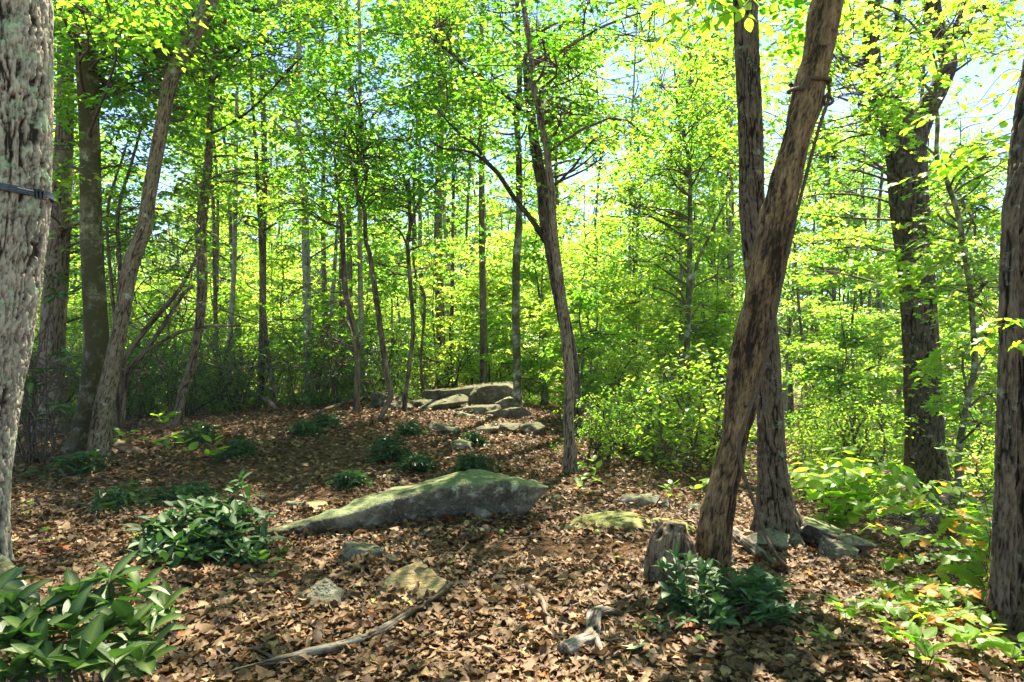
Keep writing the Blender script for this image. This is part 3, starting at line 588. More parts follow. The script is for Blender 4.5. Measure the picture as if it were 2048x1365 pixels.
limb('rightoak', [(2040, 330, 20), (2022, 420, 30), (2018, 560, 34), (2014, 766, 36), (2010, 950, 40), (2008, 1100, 46), (2002, 1220, 54)], Y=3.80, nseg=60, ds=.025, kind='ridge', seed=8)

# crowns
crown('beech', [(110, -20, 330, 190, 24, 1.1), (110, 200, 260, 400, 7, 1.4), (100, -40, 240, 60, 7, -.6)], 'leaf', .10, 28, .44, tint=.35)
crown('hickory', [(200, -40, 480, 150, 24, 1.2), (230, 120, 420, 260, 8, 1.4)], 'leaf', .10, 28, .44, tint=.45)
crown('backoak', [(60, 380, 320, 640, 14, .3)], 'laurel', .13, 14, .30, width=.3, bl=.4, jit=.6)
crown('bent', [(420, -20, 660, 160, 14, 0), (400, 150, 560, 420, 12, 1.0)], 'leaf', .09, 28, .42, tint=.45)
crown('thinA', [(440, 120, 620, 480, 18, .8)], 'leaf', .075, 28, .38, tint=.6)
crown('poplar', [(500, -40, 720, 300, 16, 0), (520, 300, 720, 520, 8, 1)], 'leaf', .11, 24, .5, tint=.55)
crown('thinB', [(560, 180, 760, 420, 16, 0), (620, 560, 720, 700, 5, .8)], 'leaf', .094, 20, .36, tint=.4)
crown('thinC', [(600, 280, 800, 480, 8, 1)], 'leaf', .08, 26, .4, tint=.6)
crown('crook', [(560, 120, 850, 330, 26, 0), (640, 330, 820, 420, 6, .6)], 'leaf', .094, 20, .36, tint=.28)
crown('forked', [(740, 260, 960, 460, 24, .3), (760, 470, 900, 560, 5, .8)], 'leaf', .094, 20, .34, tint=.3)
crown('stout', [(780, -40, 1000, 260, 22, 0)], 'leaf', .11, 26, .52, tint=.5)
crown('lichen', [(840, -40, 1090, 200, 26, .2), (900, 180, 1030, 300, 8, .3)], 'leaf', .094, 20, .38, tint=.35)
crown('twin', [(780, -20, 1000, 260, 20, .6), (1060, 130, 1220, 330, 14, .6), (1060, 0, 1230, 130, 8, .4)], 'leaf', .094, 20, .38, tint=.45)
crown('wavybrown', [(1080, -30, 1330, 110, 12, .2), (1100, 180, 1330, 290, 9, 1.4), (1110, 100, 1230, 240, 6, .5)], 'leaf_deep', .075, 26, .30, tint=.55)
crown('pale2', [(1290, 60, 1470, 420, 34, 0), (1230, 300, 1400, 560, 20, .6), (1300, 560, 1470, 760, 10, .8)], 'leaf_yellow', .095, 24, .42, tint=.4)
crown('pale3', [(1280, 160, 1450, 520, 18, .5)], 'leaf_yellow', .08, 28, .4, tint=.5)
crown('ridged', [(1560, -60, 1700, 60, 4, .9), (1390, -60, 1480, 30, 4, .9)], 'leaf', .10, 16, .32, width=.7, bl=.3, tint=.45, limbs=False)
crown('maple', [(1600, 100, 1780, 360, 18, .3), (1560, 0, 1760, 120, 14, .3), (1900, 0, 2048, 120, 10, .6), (1590, 330, 1700, 560, 8, 1.5)], 'leaf', .085, 20, .38, 'maple', tint=.6, bl=.5)
crown('sapling', [(1660, 20, 1960, 200, 20, -.2), (1700, 200, 1800, 290, 5, -.3), (1900, 380, 1990, 620, 12, .6), (1910, 660, 1990, 900, 9, .8), (1940, 260, 2010, 700, 10, .6), (1780, 455, 1900, 560, 4, 0)], 'leaf_yellow', .080, 16, .30, 'maple', tint=.45, bl=.35)

# ------------------------------------------------------------------ high crowns, out of the frame, that shade the ground
def high_crown_mesh(seed, Rr=3.4, Hh=2.6, ns=220, nper=40, size=.12):
    g = np.random.default_rng(seed); v = g.normal(0, 1, (ns, 3)); v /= np.linalg.norm(v, axis=1)[:, None]; rr = g.uniform(.35, 1, (ns, 1)) ** .6
    c = v * rr * np.array([Rr, Rr, Hh]); k = fbm(c * .6 + seed, 2, seed) > .06; c = c[k]
    me = foliage_mesh('high_crown', [spray_leaves(c, g.uniform(.35, .75, len(c)), nper, size, g, width=.65)])
    return me
HC = [high_crown_mesh(s) for s in (41, 42, 43)]
for me in HC: me.materials.append(M['leaf'])
for i, k in enumerate(['oak', 'beech', 'backoak', 'hickory', 'lichen', 'wavybrown', 'ridged', 'rightoak', 'maple']):
    t = TREES[k]; top = t['C'][-1]
    if k == 'maple': top = np.array([7.0, 11.5, 10.5])
    o = bpy.data.objects.new('crown', HC[i % 3]); link(o, t['root'])
    z = max(top[2], 8.5 + t['Y'] * .30)
    o.location = Vector((top[0], top[1], z + .5)) - t['root'].location; o.rotation_euler = (0, 0, i * 1.7); s = (.85 + .08 * (i % 4)) * (.6 if k in ('maple', 'rightoak') else 1); o.scale = (s, s, s)

# ------------------------------------------------------------------ background trees
def tall_proto(seed, Ht, ncol, lean, leaf, base_r=.13, cr0=.38, ns=200, nper=34, size=.155, wide=2.6, low=0):
    g = np.random.default_rng(seed)
    zs = np.linspace(-.3, Ht, 9); wob = np.cumsum(g.normal(0, .10, (9, 2)), 0) * np.linspace(0, 1, 9)[:, None] * 1.3
    C = np.stack([wob[:, 0] + lean * zs / Ht, wob[:, 1], zs], 1); r = base_r * np.linspace(1, .22, 9)
    trunk, (TC, Tr, _) = trunk_mesh('trunk', C, r, 9, .7, 'plain', seed, .2, .06)
    nl = 22; f = g.uniform(cr0, .98, nl); k = (f * (len(TC) - 1)).astype(int); A = TC[k]
    az = g.uniform(0, 2 * np.pi, nl); ln = wide * (1.15 - .65 * (f - cr0) / (1 - cr0)) * g.uniform(.6, 1.2, nl)
    B = A + np.stack([np.cos(az) * ln, np.sin(az) * ln, ln * g.uniform(.15, .7, nl)], 1)
    pth = bez(A, B, 6, .05, .06, g)
    t_ = g.uniform(.25, 1.05, (nl, ns // nl)); ii = np.clip((t_ * 5).astype(int), 0, 5)
    sp = pth[np.arange(nl)[:, None], ii].reshape(-1, 3) + g.normal(0, .42, (nl * (ns // nl), 3)) * np.array([1, 1, .6])
    if low:
        al = g.uniform(0, 2 * np.pi, low); fz = g.uniform(.12, .42, low) * Ht; sp = np.vstack([sp, np.stack([np.cos(al) * g.uniform(.3, 1.6, low), np.sin(al) * g.uniform(.3, 1.6, low), fz], 1)])
    V, Fc, Q = tubes(pth, np.linspace(base_r * .35, .012, 6)[None] * np.ones((nl, 1)), 4)
    br = mesh_np('branches', V, Fc, 4, {'bark': ('FLOAT_VECTOR', Q), 'relief': ('FLOAT', np.full(len(V), .5))}, True)
    fol = foliage_mesh('crown', [spray_leaves(sp, g.uniform(.28, .6, len(sp)), nper, size, g, width=.62, jit=.45, tint_mu=.5)])
    trunk.materials.append(M['bark_pale' if ncol else 'bark_dark']); br.materials.append(M['twig']); fol.materials.append(M[leaf])
    return trunk, br, fol
def under_proto(seed, Ht, leaf, wide=1.7, ns=130, nper=36, size=.105, stems=1):
    g = np.random.default_rng(seed); trs = []; sps = []; tb = []
    zs = np.linspace(-.2, Ht, 7); wob = np.cumsum(g.normal(0, .09, (7, 2)), 0)
    C = np.stack([wob[:, 0], wob[:, 1], zs], 1); r = np.linspace(.045, .010, 7)
    trunk, (TC, Tr, _) = trunk_mesh('trunk', C, r, 7, .35, 'plain', seed, .1, .04)
    nl = 20; f = g.uniform(.15, .98, nl); A = TC[(f * (len(TC) - 1)).astype(int)]; az = g.uniform(0, 2 * np.pi, nl); ln = wide * g.uniform(.5, 1.15, nl) * (1.1 - .5 * f)
    B = A + np.stack([np.cos(az) * ln, np.sin(az) * ln, ln * g.uniform(-.05, .35, nl)], 1); pth = bez(A, B, 6, .05, .05, g)
    t_ = g.uniform(.2, 1.05, (nl, ns // nl)); ii = np.clip((t_ * 5).astype(int), 0, 5)
    sp = pth[np.arange(nl)[:, None], ii].reshape(-1, 3) + g.normal(0, .18, (nl * (ns // nl), 3)) * np.array([1, 1, .35])
    V, Fc, Q = tubes(pth, np.linspace(.018, .005, 6)[None] * np.ones((nl, 1)), 4)
    br = mesh_np('branches', V, Fc, 4, {'bark': ('FLOAT_VECTOR', Q), 'relief': ('FLOAT', np.full(len(V), .5))}, True)
    fol = foliage_mesh('crown', [spray_leaves(sp, g.uniform(.22, .42, len(sp)), nper, size, g, width=.6, flat=.05, jit=.28, tint_mu=.55)])
    trunk.materials.append(M['bark_moss']); br.materials.append(M['twig']); fol.materials.append(M[leaf])
    return trunk, br, fol
def shrub_proto(seed, Ht, wide, leaf, n=105, nper=20, size=.07, width=.42, stems=9, sr=.16, jit=.6):
    g = np.random.default_rng(seed); A = np.zeros((stems, 3)); A[:, :2] = g.normal(0, .12, (stems, 2)); A[:, 2] = -.1
    az = g.uniform(0, 2 * np.pi, stems); B = np.stack([np.cos(az) * wide * g.uniform(.2, .8, stems), np.sin(az) * wide * g.uniform(.2, .8, stems), Ht * g.uniform(.55, .9, stems)], 1)
    p = bez(A, B, 8, .0, .12, g); k = g.integers(0, stems, n); ii = g.integers(3, 8, n)
    sp = p[k, ii] + g.normal(0, 1, (n, 3)) * np.array([wide * .33, wide * .33, Ht * .17]); sp[:, 2] = np.maximum(sp[:, 2], .08)
    tw = bez(p[k, np.maximum(ii - 1, 0)], sp, 4, .03, .12, g)
    V, Fc, Q = merge([tubes(p, np.linspace(.022, .007, 8)[None] * np.ones((stems, 1)), 5), tubes(tw, np.linspace(.006, .003, 4)[None] * np.ones((n, 1)), 3)])
    br = mesh_np('stems', V, Fc, 4, {'bark': ('FLOAT_VECTOR', Q), 'relief': ('FLOAT', np.full(len(V), .45))}, True)
    fol = foliage_mesh('foliage', [spray_leaves(sp, sr * g.uniform(.7, 1.4, n), nper, size, g, width=width, flat=.35, jit=jit)])
    br.materials.append(M['twig']); fol.materials.append(M[leaf]); return br, fol
def place(name, label, cat, group, meshes, names, loc, rz, s):
    o = thing(name, label, cat, loc, group); o.rotation_euler = (0, 0, rz); o.scale = (s, s, s)
    for me, nm in zip(meshes, names):
        c = bpy.data.objects.new(nm, me); link(c, o)
    return o
TALL = [tall_proto(60, 15, 0, .5, 'leaf', low=40), tall_proto(61, 17, 1, -.4, 'leaf_yellow', .125), tall_proto(62, 14, 0, .3, 'leaf', .11, .30), tall_proto(63, 16, 1, -.8, 'leaf_yellow', .13, low=40)]
FAR = [tall_proto(70, 15, 1, .5, 'far_leaf', .15, .30, 220, 30, .20, 3.0), tall_proto(71, 16, 0, .5, 'far_leaf', .15, .25, 220, 30, .20, 3.0)]
POLE = [tall_proto(65, 15, 0, .3, 'leaf', .085, .68, 66, 26, wide=1.4), tall_proto(66, 16, 1, -.3, 'leaf', .075, .66, 66, 26, wide=1.5), tall_proto(67, 14, 0, .9, 'leaf', .06, .6, 66, 24, wide=1.2)]
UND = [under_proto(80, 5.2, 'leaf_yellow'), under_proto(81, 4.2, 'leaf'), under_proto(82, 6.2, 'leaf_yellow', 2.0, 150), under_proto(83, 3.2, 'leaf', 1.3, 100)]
LAU = [shrub_proto(90, 2.1, 1.2, 'laurel'), shrub_proto(91, 1.7, 1.1, 'laurel'), shrub_proto(92, 2.5, 1.3, 'laurel', 125)]
BUS = [shrub_proto(97, 1.7, .9, 'leaf_yellow', 110, 20, .085, .6, sr=.22, jit=.35, stems=6), shrub_proto(95, 1.5, .8, 'leaf_yellow', 100, 24, .06, .5, sr=.18, jit=.45), shrub_proto(96, 1.1, .7, 'leaf', 100, 24, .06, .5, sr=.18, jit=.45)]

LM = [(115, 'dark shaded oak'), (185, 'mossy beech'), (270, 'leaning hickory'), (395, 'slender bent trunk'), (520, 'thin wavering stem'), (612, 'pale straight poplar'), (700, 'thin brown stem'), (750, 'crooked stem'), (820, 'forked stem'), (882, 'stout grey trunk'),
      (935, 'thin grey stem'), (1034, 'lichen-spotted trunk'), (1120, 'wavy brown trunk'), (1378, 'slim green-grey stem'), (1500, 'leaning dead trunk'), (1840, 'massive maple'), (1935, 'snaking sapling'), (2040, 'right edge oak')]
def zone(px):
    k = min(LM, key=lambda a: abs(a[0] - px)); return ('just left of the ' if px < k[0] else 'just right of the ') + k[1]
def spots(n, x0, x1, Y0, Y1, mind, seed, used):
    g = np.random.default_rng(seed); out = []; tries = 0
    while len(out) < n and tries < n * 60:
        tries += 1; Y = math.sqrt(g.uniform(Y0 ** 2, Y1 ** 2)); px = g.uniform(x0, x1); x = (px - 1024) / F * Y
        if mind >= 1.7 and 560 < px < 1230 and Y < 34 and g.random() < .8: continue
        if all((x - a) ** 2 + (Y - b) ** 2 > mind ** 2 for a, b in used): used.append((x, Y)); out.append((px, x, Y))
    return out
used = [(t['C'][0][0], t['C'][0][1]) for t in TREES.values()]
gg = np.random.default_rng(5)
TN = ['trunk', 'branches', 'crown']
def far_tree(px, x, Y, protos, kind, names=TN, smin=.85, smax=1.2, cat='tree', nm='forest_tree'):
    k = int(gg.integers(len(protos)))
    return place(nm, f'{kind} {zone(px)}', cat, f'{nm.replace("_", " ").replace("bush", "bushe")}s in the background', protos[k], names, (x, Y, h1(x, Y)), gg.uniform(0, 6.28), gg.uniform(smin, smax))
for px, x, Y in spots(19, -150, 1150, 19, 38, 2.2, 1, used): far_tree(px, x, Y, TALL, 'tall slim woodland tree seen')
for px, x, Y in spots(14, 1180, 1480, 21, 36, 2.0, 2, used): far_tree(px, x, Y, TALL, 'tall slim woodland tree seen', smin=.6, smax=.8)
for px, x, Y in spots(26, 1500, 2250, 26, 48, 2.2, 3, used): far_tree(px, x, Y, FAR, 'distant downhill tree seen', smin=.75, smax=1.0, nm='distant_tree')
for px, x, Y in spots(62, -250, 1500, 36, 80, 2.2, 4, used): far_tree(px, x, Y, FAR, 'far pale tree seen', smin=.9, smax=1.2, nm='distant_tree')
for px, x, Y in spots(40, 1150, 2300, 46, 85, 2.2, 14, used): far_tree(px, x, Y, FAR, 'far pale tree seen', smin=.9, smax=1.15, nm='distant_tree')
for px, x, Y in spots(26, 100, 1120, 16.5, 26, 1.3, 6, used): far_tree(px, x, Y, UND, 'small bright layered tree seen', nm='understory_tree')
for px, x, Y in spots(16, 1120, 1470, 12, 24, 1.2, 7, used): far_tree(px, x, Y, UND, 'small bright layered tree seen', nm='understory_tree', smin=.7)
for px, x, Y in spots(14, 1560, 2100, 15, 28, 1.4, 8, used): far_tree(px, x, Y, UND, 'small bright layered tree seen', nm='understory_tree')
for px, x, Y in spots(24, 60, 1000, 17.5, 30, 1.5, 31, used): far_tree(px, x, Y, [UND[0], UND[2]], 'glowing yellow-green sapling seen', nm='woodland_sapling', smin=.7, smax=1.0)
DOME = under_proto(85, 5.6, 'leaf_yellow', 2.3, 200, 52, .10)
used2 = []
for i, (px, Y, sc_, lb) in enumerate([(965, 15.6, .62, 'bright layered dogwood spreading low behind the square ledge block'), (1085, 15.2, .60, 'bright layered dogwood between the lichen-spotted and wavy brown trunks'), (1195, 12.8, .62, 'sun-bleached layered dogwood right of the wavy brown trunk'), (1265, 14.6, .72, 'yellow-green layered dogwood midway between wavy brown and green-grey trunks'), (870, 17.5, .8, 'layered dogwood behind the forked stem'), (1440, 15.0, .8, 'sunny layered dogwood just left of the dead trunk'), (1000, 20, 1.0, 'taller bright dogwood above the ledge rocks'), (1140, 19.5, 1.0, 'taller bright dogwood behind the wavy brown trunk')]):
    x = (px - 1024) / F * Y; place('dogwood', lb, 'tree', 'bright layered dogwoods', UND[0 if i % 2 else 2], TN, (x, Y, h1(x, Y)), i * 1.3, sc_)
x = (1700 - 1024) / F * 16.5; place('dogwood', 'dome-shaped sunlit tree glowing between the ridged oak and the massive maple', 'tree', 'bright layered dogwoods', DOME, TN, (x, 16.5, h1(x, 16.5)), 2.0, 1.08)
SN = ['stems', 'foliage']
for px, x, Y in spots(22, 420, 1000, 14.0, 26, 1.3, 21, used): far_tree(px, x, Y, POLE, 'slender bare-stemmed tree seen', nm='slender_tree')
for px, x, Y in spots(10, 1150, 1480, 15, 26, 1.2, 22, used): far_tree(px, x, Y, POLE, 'slender bare-stemmed tree seen', nm='slender_tree')
for px, x, Y in spots(20, 1570, 1990, 20, 38, 1.0, 23, used): far_tree(px, x, Y, POLE, 'slender bare-stemmed tree seen', nm='slender_tree')
for px, x, Y in spots(30, 60, 800, 13.2, 18, .85, 9, used): far_tree(px, x, Y, LAU, 'dark glossy laurel bush seen', SN, .7, 1.05, 'shrub', 'laurel_bush')
for px, x, Y in spots(8, -100, 900, 19, 30, 1.2, 10, used): far_tree(px, x, Y, LAU, 'dark glossy laurel bush seen', SN, .9, 1.3, 'shrub', 'laurel_bush')
for px, x, Y in spots(12, 1165, 1440, 8.3, 15, .7, 11, used): far_tree(px, x, Y, BUS, 'sunlit small-leaved bush seen', SN, .6, .95, 'shrub', 'leafy_bush')
for px, x, Y in spots(15, 1560, 2150, 8.0, 20, 1.0, 12, used): far_tree(px, x, Y, BUS, 'sunlit small-leaved bush seen', SN, .6, 1.0, 'shrub', 'leafy_bush')
for px, x, Y in spots(14, 700, 1400, 16, 26, 1.2, 13, used): far_tree(px, x, Y, BUS, 'sunlit small-leaved bush seen', SN, 1.0, 1.8, 'shrub', 'leafy_bush')

for i, (x, y) in enumerate([(-4.6, 1.5), (4.9, .5), (-1.2, -3.0), (3.0, -4.5), (-5.5, -4.0), (7.5, 3.5), (.8, -8.0), (9.5, -2)]):  # unseen trees, added so their crowns block blue light from overhead
    me_t, me_b, me_c = TALL[i % 4]; o = place('forest_tree', 'unseen tree added beside or behind the viewpoint, its high crown blocking sky light', 'tree', 'unseen trees added around the viewpoint', (me_t,), ('trunk',), (x, y, h1(x, y)), i * 2.1, 1.0)
    for q in range(2):
        c = bpy.data.objects.new('crown', HC[(i + q) % 3]); link(c, o); c.location = (.8 * math.cos(i + 3 * q), .8 * math.sin(i * 2 + q), 9.5 + 2.5 * q); c.scale = (1.0, 1.0, .9); c.rotation_euler = (0, 0, i + q)

def undergrowth(label, n, x0, x1, Y0, Y1, h0, h1_, leaf, seed, size=.07, keep=0.):
    g = np.random.default_rng(seed); Y = g.uniform(Y0, Y1, n); x = g.uniform(x0, x1, n) * Y; q = fbm(np.stack([x * .5, Y * .5, 0 * x], 1), 3, seed); k = (q > keep) & (x > -99); x, Y = x[k], Y[k]; hh = g.uniform(h0, h1_, len(x)) * (.5 + np.clip(q[k] * 2, 0, 1))
    c = np.stack([x, Y, H(x, Y) + hh], 1); b = c.copy(); b[:, 2] -= hh + .02; b[:, :2] += g.normal(0, .08, (len(x), 2)); V, Fc, Q = tubes(bez(b, c, 4, 0, .08, g), np.full((len(x), 4), .004), 3)
    o = put('undergrowth', foliage_mesh('undergrowth', [spray_leaves(c, g.uniform(.12, .3, len(x)), 16, size, g, width=.55, flat=.3, jit=.45)]), M[leaf]); tag(o, label, kind='stuff')
    st = put('stems', mesh_np('stems', V, Fc, 4, {'bark': ('FLOAT_VECTOR', Q), 'relief': ('FLOAT', np.full(len(V), .5))}, True), M['twig'], o)
undergrowth('low green undergrowth covering the ground far behind the crest', 5200, -.9, .9, 17.5, 40, .1, .7, 'leaf', 201, .10, -.25)
undergrowth('loose bright undergrowth on the falling ground to the right', 1500, .42, .85, 7.5, 20, .08, .5, 'leaf_yellow', 202, .075, -.15)
undergrowth('bright low undergrowth spilling down beyond the arched rock to the right edge trunk', 420, .50, .74, 4.6, 8.2, .06, .38, 'leaf_yellow', 204, .075, -.25)
undergrowth('dark low undergrowth at the feet of the laurel thicket', 900, -.75, -.12, 13.2, 18, .05, .45, 'laurel', 203, .07, -.2)

def far_woods():
    g = np.random.default_rng(77); n = 5200
    a = g.uniform(-.95, .95, n); D = g.uniform(85, 150, n); x = np.sin(a) * D; y = np.cos(a) * D; z = H(x, y) + g.uniform(0, 1, n) ** .8 * (13 - .03 * x)
    me = foliage_mesh('far_woods', [spray_leaves(np.stack([x, y, z], 1), g.uniform(.9, 2.0, n), 26, .55, g, width=.7, flat=.3, jit=.6)])
    o = put('far_woods', me, M['far_leaf']); tag(o, 'hazy far-off wooded slope closing the view', kind='stuff')
far_woods()

# ------------------------------------------------------------------ rocks
def ico(sub):
    bm = bmesh.new(); bmesh.ops.create_icosphere(bm, subdivisions=sub, radius=1); bm.verts.ensure_lookup_table()
    V = np.array([v.co[:] for v in bm.verts]); Fc = np.array([[v.index for v in f.verts] for f in bm.faces]); bm.free(); return V, Fc
ICO = {k: ico(k) for k in (3, 4, 5, 6)}
ROCKN = 0
def rock(name, label, loc, size, rot=(0, 0, 0), seed=0, npl=13, sub=6, mat='rock', rough=.07, slab=False, cat='rock', group=None, planes=None, sharp=60):
    V, Fc = ICO[sub]; g = np.random.default_rng(seed)
    n = g.normal(0, 1, (npl, 3)); 
    if slab: n[:, 2] *= .25
    n /= np.linalg.norm(n, axis=1)[:, None]; d = g.uniform(.72, 1.0, npl)
    n = np.vstack([n, [[0, 0, 1], [0, 0, -1]]]); d = np.concatenate([d, [.8, .8]])
    if planes is not None: n = np.array([p[:3] for p in planes], float); d = np.array([p[3] for p in planes], float); n /= np.linalg.norm(n, axis=1)[:, None]
    dot = V @ n.T; rr = np.concatenate([np.where(dot > .02, d[None] / np.maximum(dot, .02), 50), np.full((len(V), 1), (1.06 if npl < 7 else 1.42) if planes is None else 1.5)], 1)
    r = -np.log(np.exp(-rr * sharp).sum(1) + 1e-300) / sharp
    W_ = V * r[:, None] * np.array(size) * .5
    L_ = max(size); q = W_ / L_ * 3.2 + seed
    F1_, F2_, id_ = worley(q * 1.6, seed + 3); nd = fbm(q, 4, seed) * rough + .6 * rough * fbm(q * 5, 4, seed + 4) + 1.1 * rough * (id_ - .5) * sstep(0, .2, F2_ - F1_)
    nrm = W_ / (np.linalg.norm(W_, axis=1)[:, None] + 1e-9)
    W_ = W_ + nrm * nd[:, None] * min(size) * 1.2
    lay = np.abs(((W_[:, 2] / min(size) * 3.1 + .5 * fbm(q * .6, 2, seed)) % 1) - .5); side = 1 - np.abs(nrm[:, 2])
    W_[:, :2] += nrm[:, :2] * ((sstep(0, .12, lay) - 1) * side * .02 * L_ * .5)[:, None]
    me = mesh_np(name, W_, Fc, 3, None, False)
    me.polygons.foreach_set('use_smooth', np.ones(len(Fc), bool)); me.materials.append(M[mat])
    o = bpy.data.objects.new(name, me); link(o); o.location = loc; o.rotation_euler = tuple(R(a) for a in rot)
    return tag(o, label, cat, group)
def rk(name, label, x0, y0, x1, y1, depth, rot=(0, 0, 0), Y=None, sink=.12, thick=None, **kw):
    """a rock that fills the pixel box x0..x1, y0..y1 and stands on the ground below it"""
    c = hit((x0 + x1) / 2, y1 - 2) if Y is None else P((x0 + x1) / 2, y1, Y); Y = c.y
    wd = (x1 - x0) / F * Y * 1.08; ht = (y1 - y0) / F * Y
    hgt = thick or ht * (1 + sink); 
    return rock(name, label, (c.x, Y + depth * .42, c.z + ht - hgt * .5 + (0 if Y is None else 0)), (wd, depth, hgt), rot, **kw)

def long_boulder():
    st = [(520, 1072, 1080, .10), (560, 1060, 1078, .3), (600, 1046, 1075, .45), (640, 1032, 1071, .55), (680, 1019, 1067, .65), (720, 1005, 1062, .75), (760, 989, 1057, .8), (800, 976, 1051, .9), (850, 963, 1045, .95),
          (900, 951, 1040, 1), (950, 947, 1038, .95), (1000, 947, 1036, .85), (1035, 950, 1033, .7), (1060, 954, 1022, .5), (1080, 958, 1003, .32), (1097, 963, 977, .12)]
    px = np.array([s[0] for s in st], float); n = 150; X = np.linspace(px[0], px[-1], n)
    top = np.interp(X, px, [s[1] for s in st]); bot = np.interp(X, px, [s[2] for s in st]); dp = np.interp(X, px, [s[3] for s in st])
    top = top + np.interp(X, [528, 680, 850, 1000], [-6, 3, 13, 12]); Yl = np.interp(X, [528, 680, 850, 1000, 1100], [hit(528, 1079).y, hit(680, 1068).y, hit(850, 1047).y, hit(1000, 1040).y, hit(1000, 1040).y + .1]) - .05; k = 84; th = np.linspace(0, 2 * np.pi, k, endpoint=False); Vs = []
    for i in range(n):
        Yf = Yl[i]; x = (X[i] - 1024) / F * Yf; zt = EYE - (top[i] - 700) / F * Yf; zb = EYE - (bot[i] - 700) / F * Yf
        over = sstep(1000, 1080, X[i]); zb2 = zb - .10 * (1 - over); zc = (zt + zb2) / 2; hz = (zt - zb2) / 2; dd = dp[i] * .42
        c, s = np.cos(th), np.sin(th); e = .55
        yy = np.sign(c) * np.abs(c) ** e * dd; zz = np.sign(s) * np.abs(s) ** e * hz
        # the front leans out towards its top edge, the back slopes down
        lean = (zz / max(hz, .02)) * .16 * dp[i]; yy = yy - lean * (c < 0) + .0
        zz = zz - (yy > 0) * (yy / max(dd, .02)) * hz * .55 * (s > 0)
        Vs.append(np.stack([np.full(k, x), Yf + dd + yy, zc + zz], 1))
    V = np.vstack(Vs); cen = np.repeat(np.array([v.mean(0) for v in Vs]), k, 0); d = V - cen; d[:, 0] *= .2; d /= np.linalg.norm(d, axis=1)[:, None] + 1e-9
    F1, F2, idv = worley(V * np.array([2.6, 3.5, 4.5]), 3); fac = (idv - .5) * sstep(0, .25, F2 - F1)
    end = np.repeat(np.minimum(1, np.minimum(np.arange(n), n - 1 - np.arange(n)) / 8.), k)
    nz = .040 * fbm(V * 2.2, 3, 5) + .040 * fac + .020 * fbm(V * 8, 5, 8) - .03 * np.exp(-((fbm(V * np.array([1.2, 1.2, 3]), 3, 12)) / .05) ** 2) * .5
    V = V + d * (nz * end)[:, None]
    i = np.arange(n - 1)[:, None] * k; j = np.arange(k)[None]; j2 = (j + 1) % k
    Fc = np.stack([i + j, i + k + j, i + k + j2, i + j2], -1).reshape(-1, 4); caps = []
    for b0, rev in ((0, False), ((n - 1) * k, True)):
        for a in range(k // 2 - 1):
            f = [b0 + a, b0 + a + 1, b0 + k - 2 - a, b0 + k - 1 - a]; caps.append(f[::-1] if rev else f)
    o0 = np.array([V[:, 0].mean(), V[:, 1].mean(), V[:, 2].min()])
    me = mesh_np('long_boulder', V - o0, np.vstack([Fc, caps]), 4, None, True); me.materials.append(M['rock'])
    o = bpy.data.objects.new('long_boulder', me); link(o); o.location = o0
    tag(o, 'long low boulder like a beached whale, moss on its back, pointed right end', 'rock')
long_boulder()

def slab(name, label, outline, Y, tilt, thick, mat, seed=0, strata=True, cat='rock'):
    """a split slab: pixel outline laid on a tilted plane through the ground, with real thickness and ragged sides"""
    cx = sum(p[0] for p in outline) / len(outline); cyy = sum(p[1] for p in outline) / len(outline)
    C = P(cx, cyy, Y); nrm = Vector((math.sin(R(tilt[1])), -math.sin(R(tilt[0])), 1)).normalized()
    pts = []
    for (a, b) in outline:
        d = Vector(((a - 1024) / F, 1, -(b - 700) / F)); e = Vector((0, 0, EYE)); t = (C - e).dot(nrm) / d.dot(nrm); pts.append(e + d * t)
    # densify, jitter
    g = np.random.default_rng(seed); Q = []
    for i in range(len(pts)):
        a, b = pts[i], pts[(i + 1) % len(pts)]; m = max(2, int((b - a).length / .02))
        for k in range(m): Q.append(a.lerp(b, k / m))
    Q = np.array([q[:] for q in Q]); cen = Q.mean(0); Q = cen + (Q - cen) * (1 + .03 * fbm(Q * 14, 2, seed))[:, None]
    n = len(Q); rings = []
    N_ = np.array(nrm[:])
    for f in (.0, .12, .3, .5, .68, .84, .94, .985, 1.0): rings.append(cen + (Q - cen) * f)
    down = [1.0, .985, .995, .97, .99, .94]
    for k, f in enumerate(down): rings.append(cen + (Q - cen) * f - N_ * thick * (k + .6) / len(down))
    rings.append(cen + (Q - cen) * .05 - N_ * thick * 1.02)
    V = np.vstack(rings); nr = len(rings)
    topm = np.repeat([1.] * 7 + [.6, .2] + [0.] * (nr - 9), n)
    V = V + N_ * ((.010 * fbm(V * 6, 4, seed) + .004 * fbm(V * np.array([30, 60, 30]), 3, seed + 1)) * topm)[:, None]
    V = V - N_ * (np.repeat([0] * 8 + [.006] + [0] * (nr - 9), n))[:, None]
    i = np.arange(nr - 1)[:, None] * n; j = np.arange(n)[None]; j2 = (j + 1) % n
    Fc = np.stack([i + j, i + n + j, i + n + j2, i + j2], -1).reshape(-1, 4)
    me = mesh_np(name, V - cen, Fc, 4, None, True)
    bm = bmesh.new(); bm.from_mesh(me); bmesh.ops.recalc_face_normals(bm, faces=bm.faces); bm.to_mesh(me); bm.free()
    for p in me.polygons: p.use_smooth = p.index < n * 7
    me.materials.append(M[mat]); o = bpy.data.objects.new(name, me); link(o); o.location = cen
    return tag(o, label, cat)
slab('straw_slab', 'straw-coloured flat slab tilted towards the viewer, dark broken lower edge', [(750, 1184), (772, 1156), (800, 1136), (832, 1124), (843, 1120), (850, 1134), (864, 1136), (874, 1150), (892, 1160), (884, 1174), (862, 1196), (836, 1214), (812, 1228), (788, 1216), (758, 1206)], hit(820, 1172).y - .17, (24, -10), .09, 'rock_straw', 3)
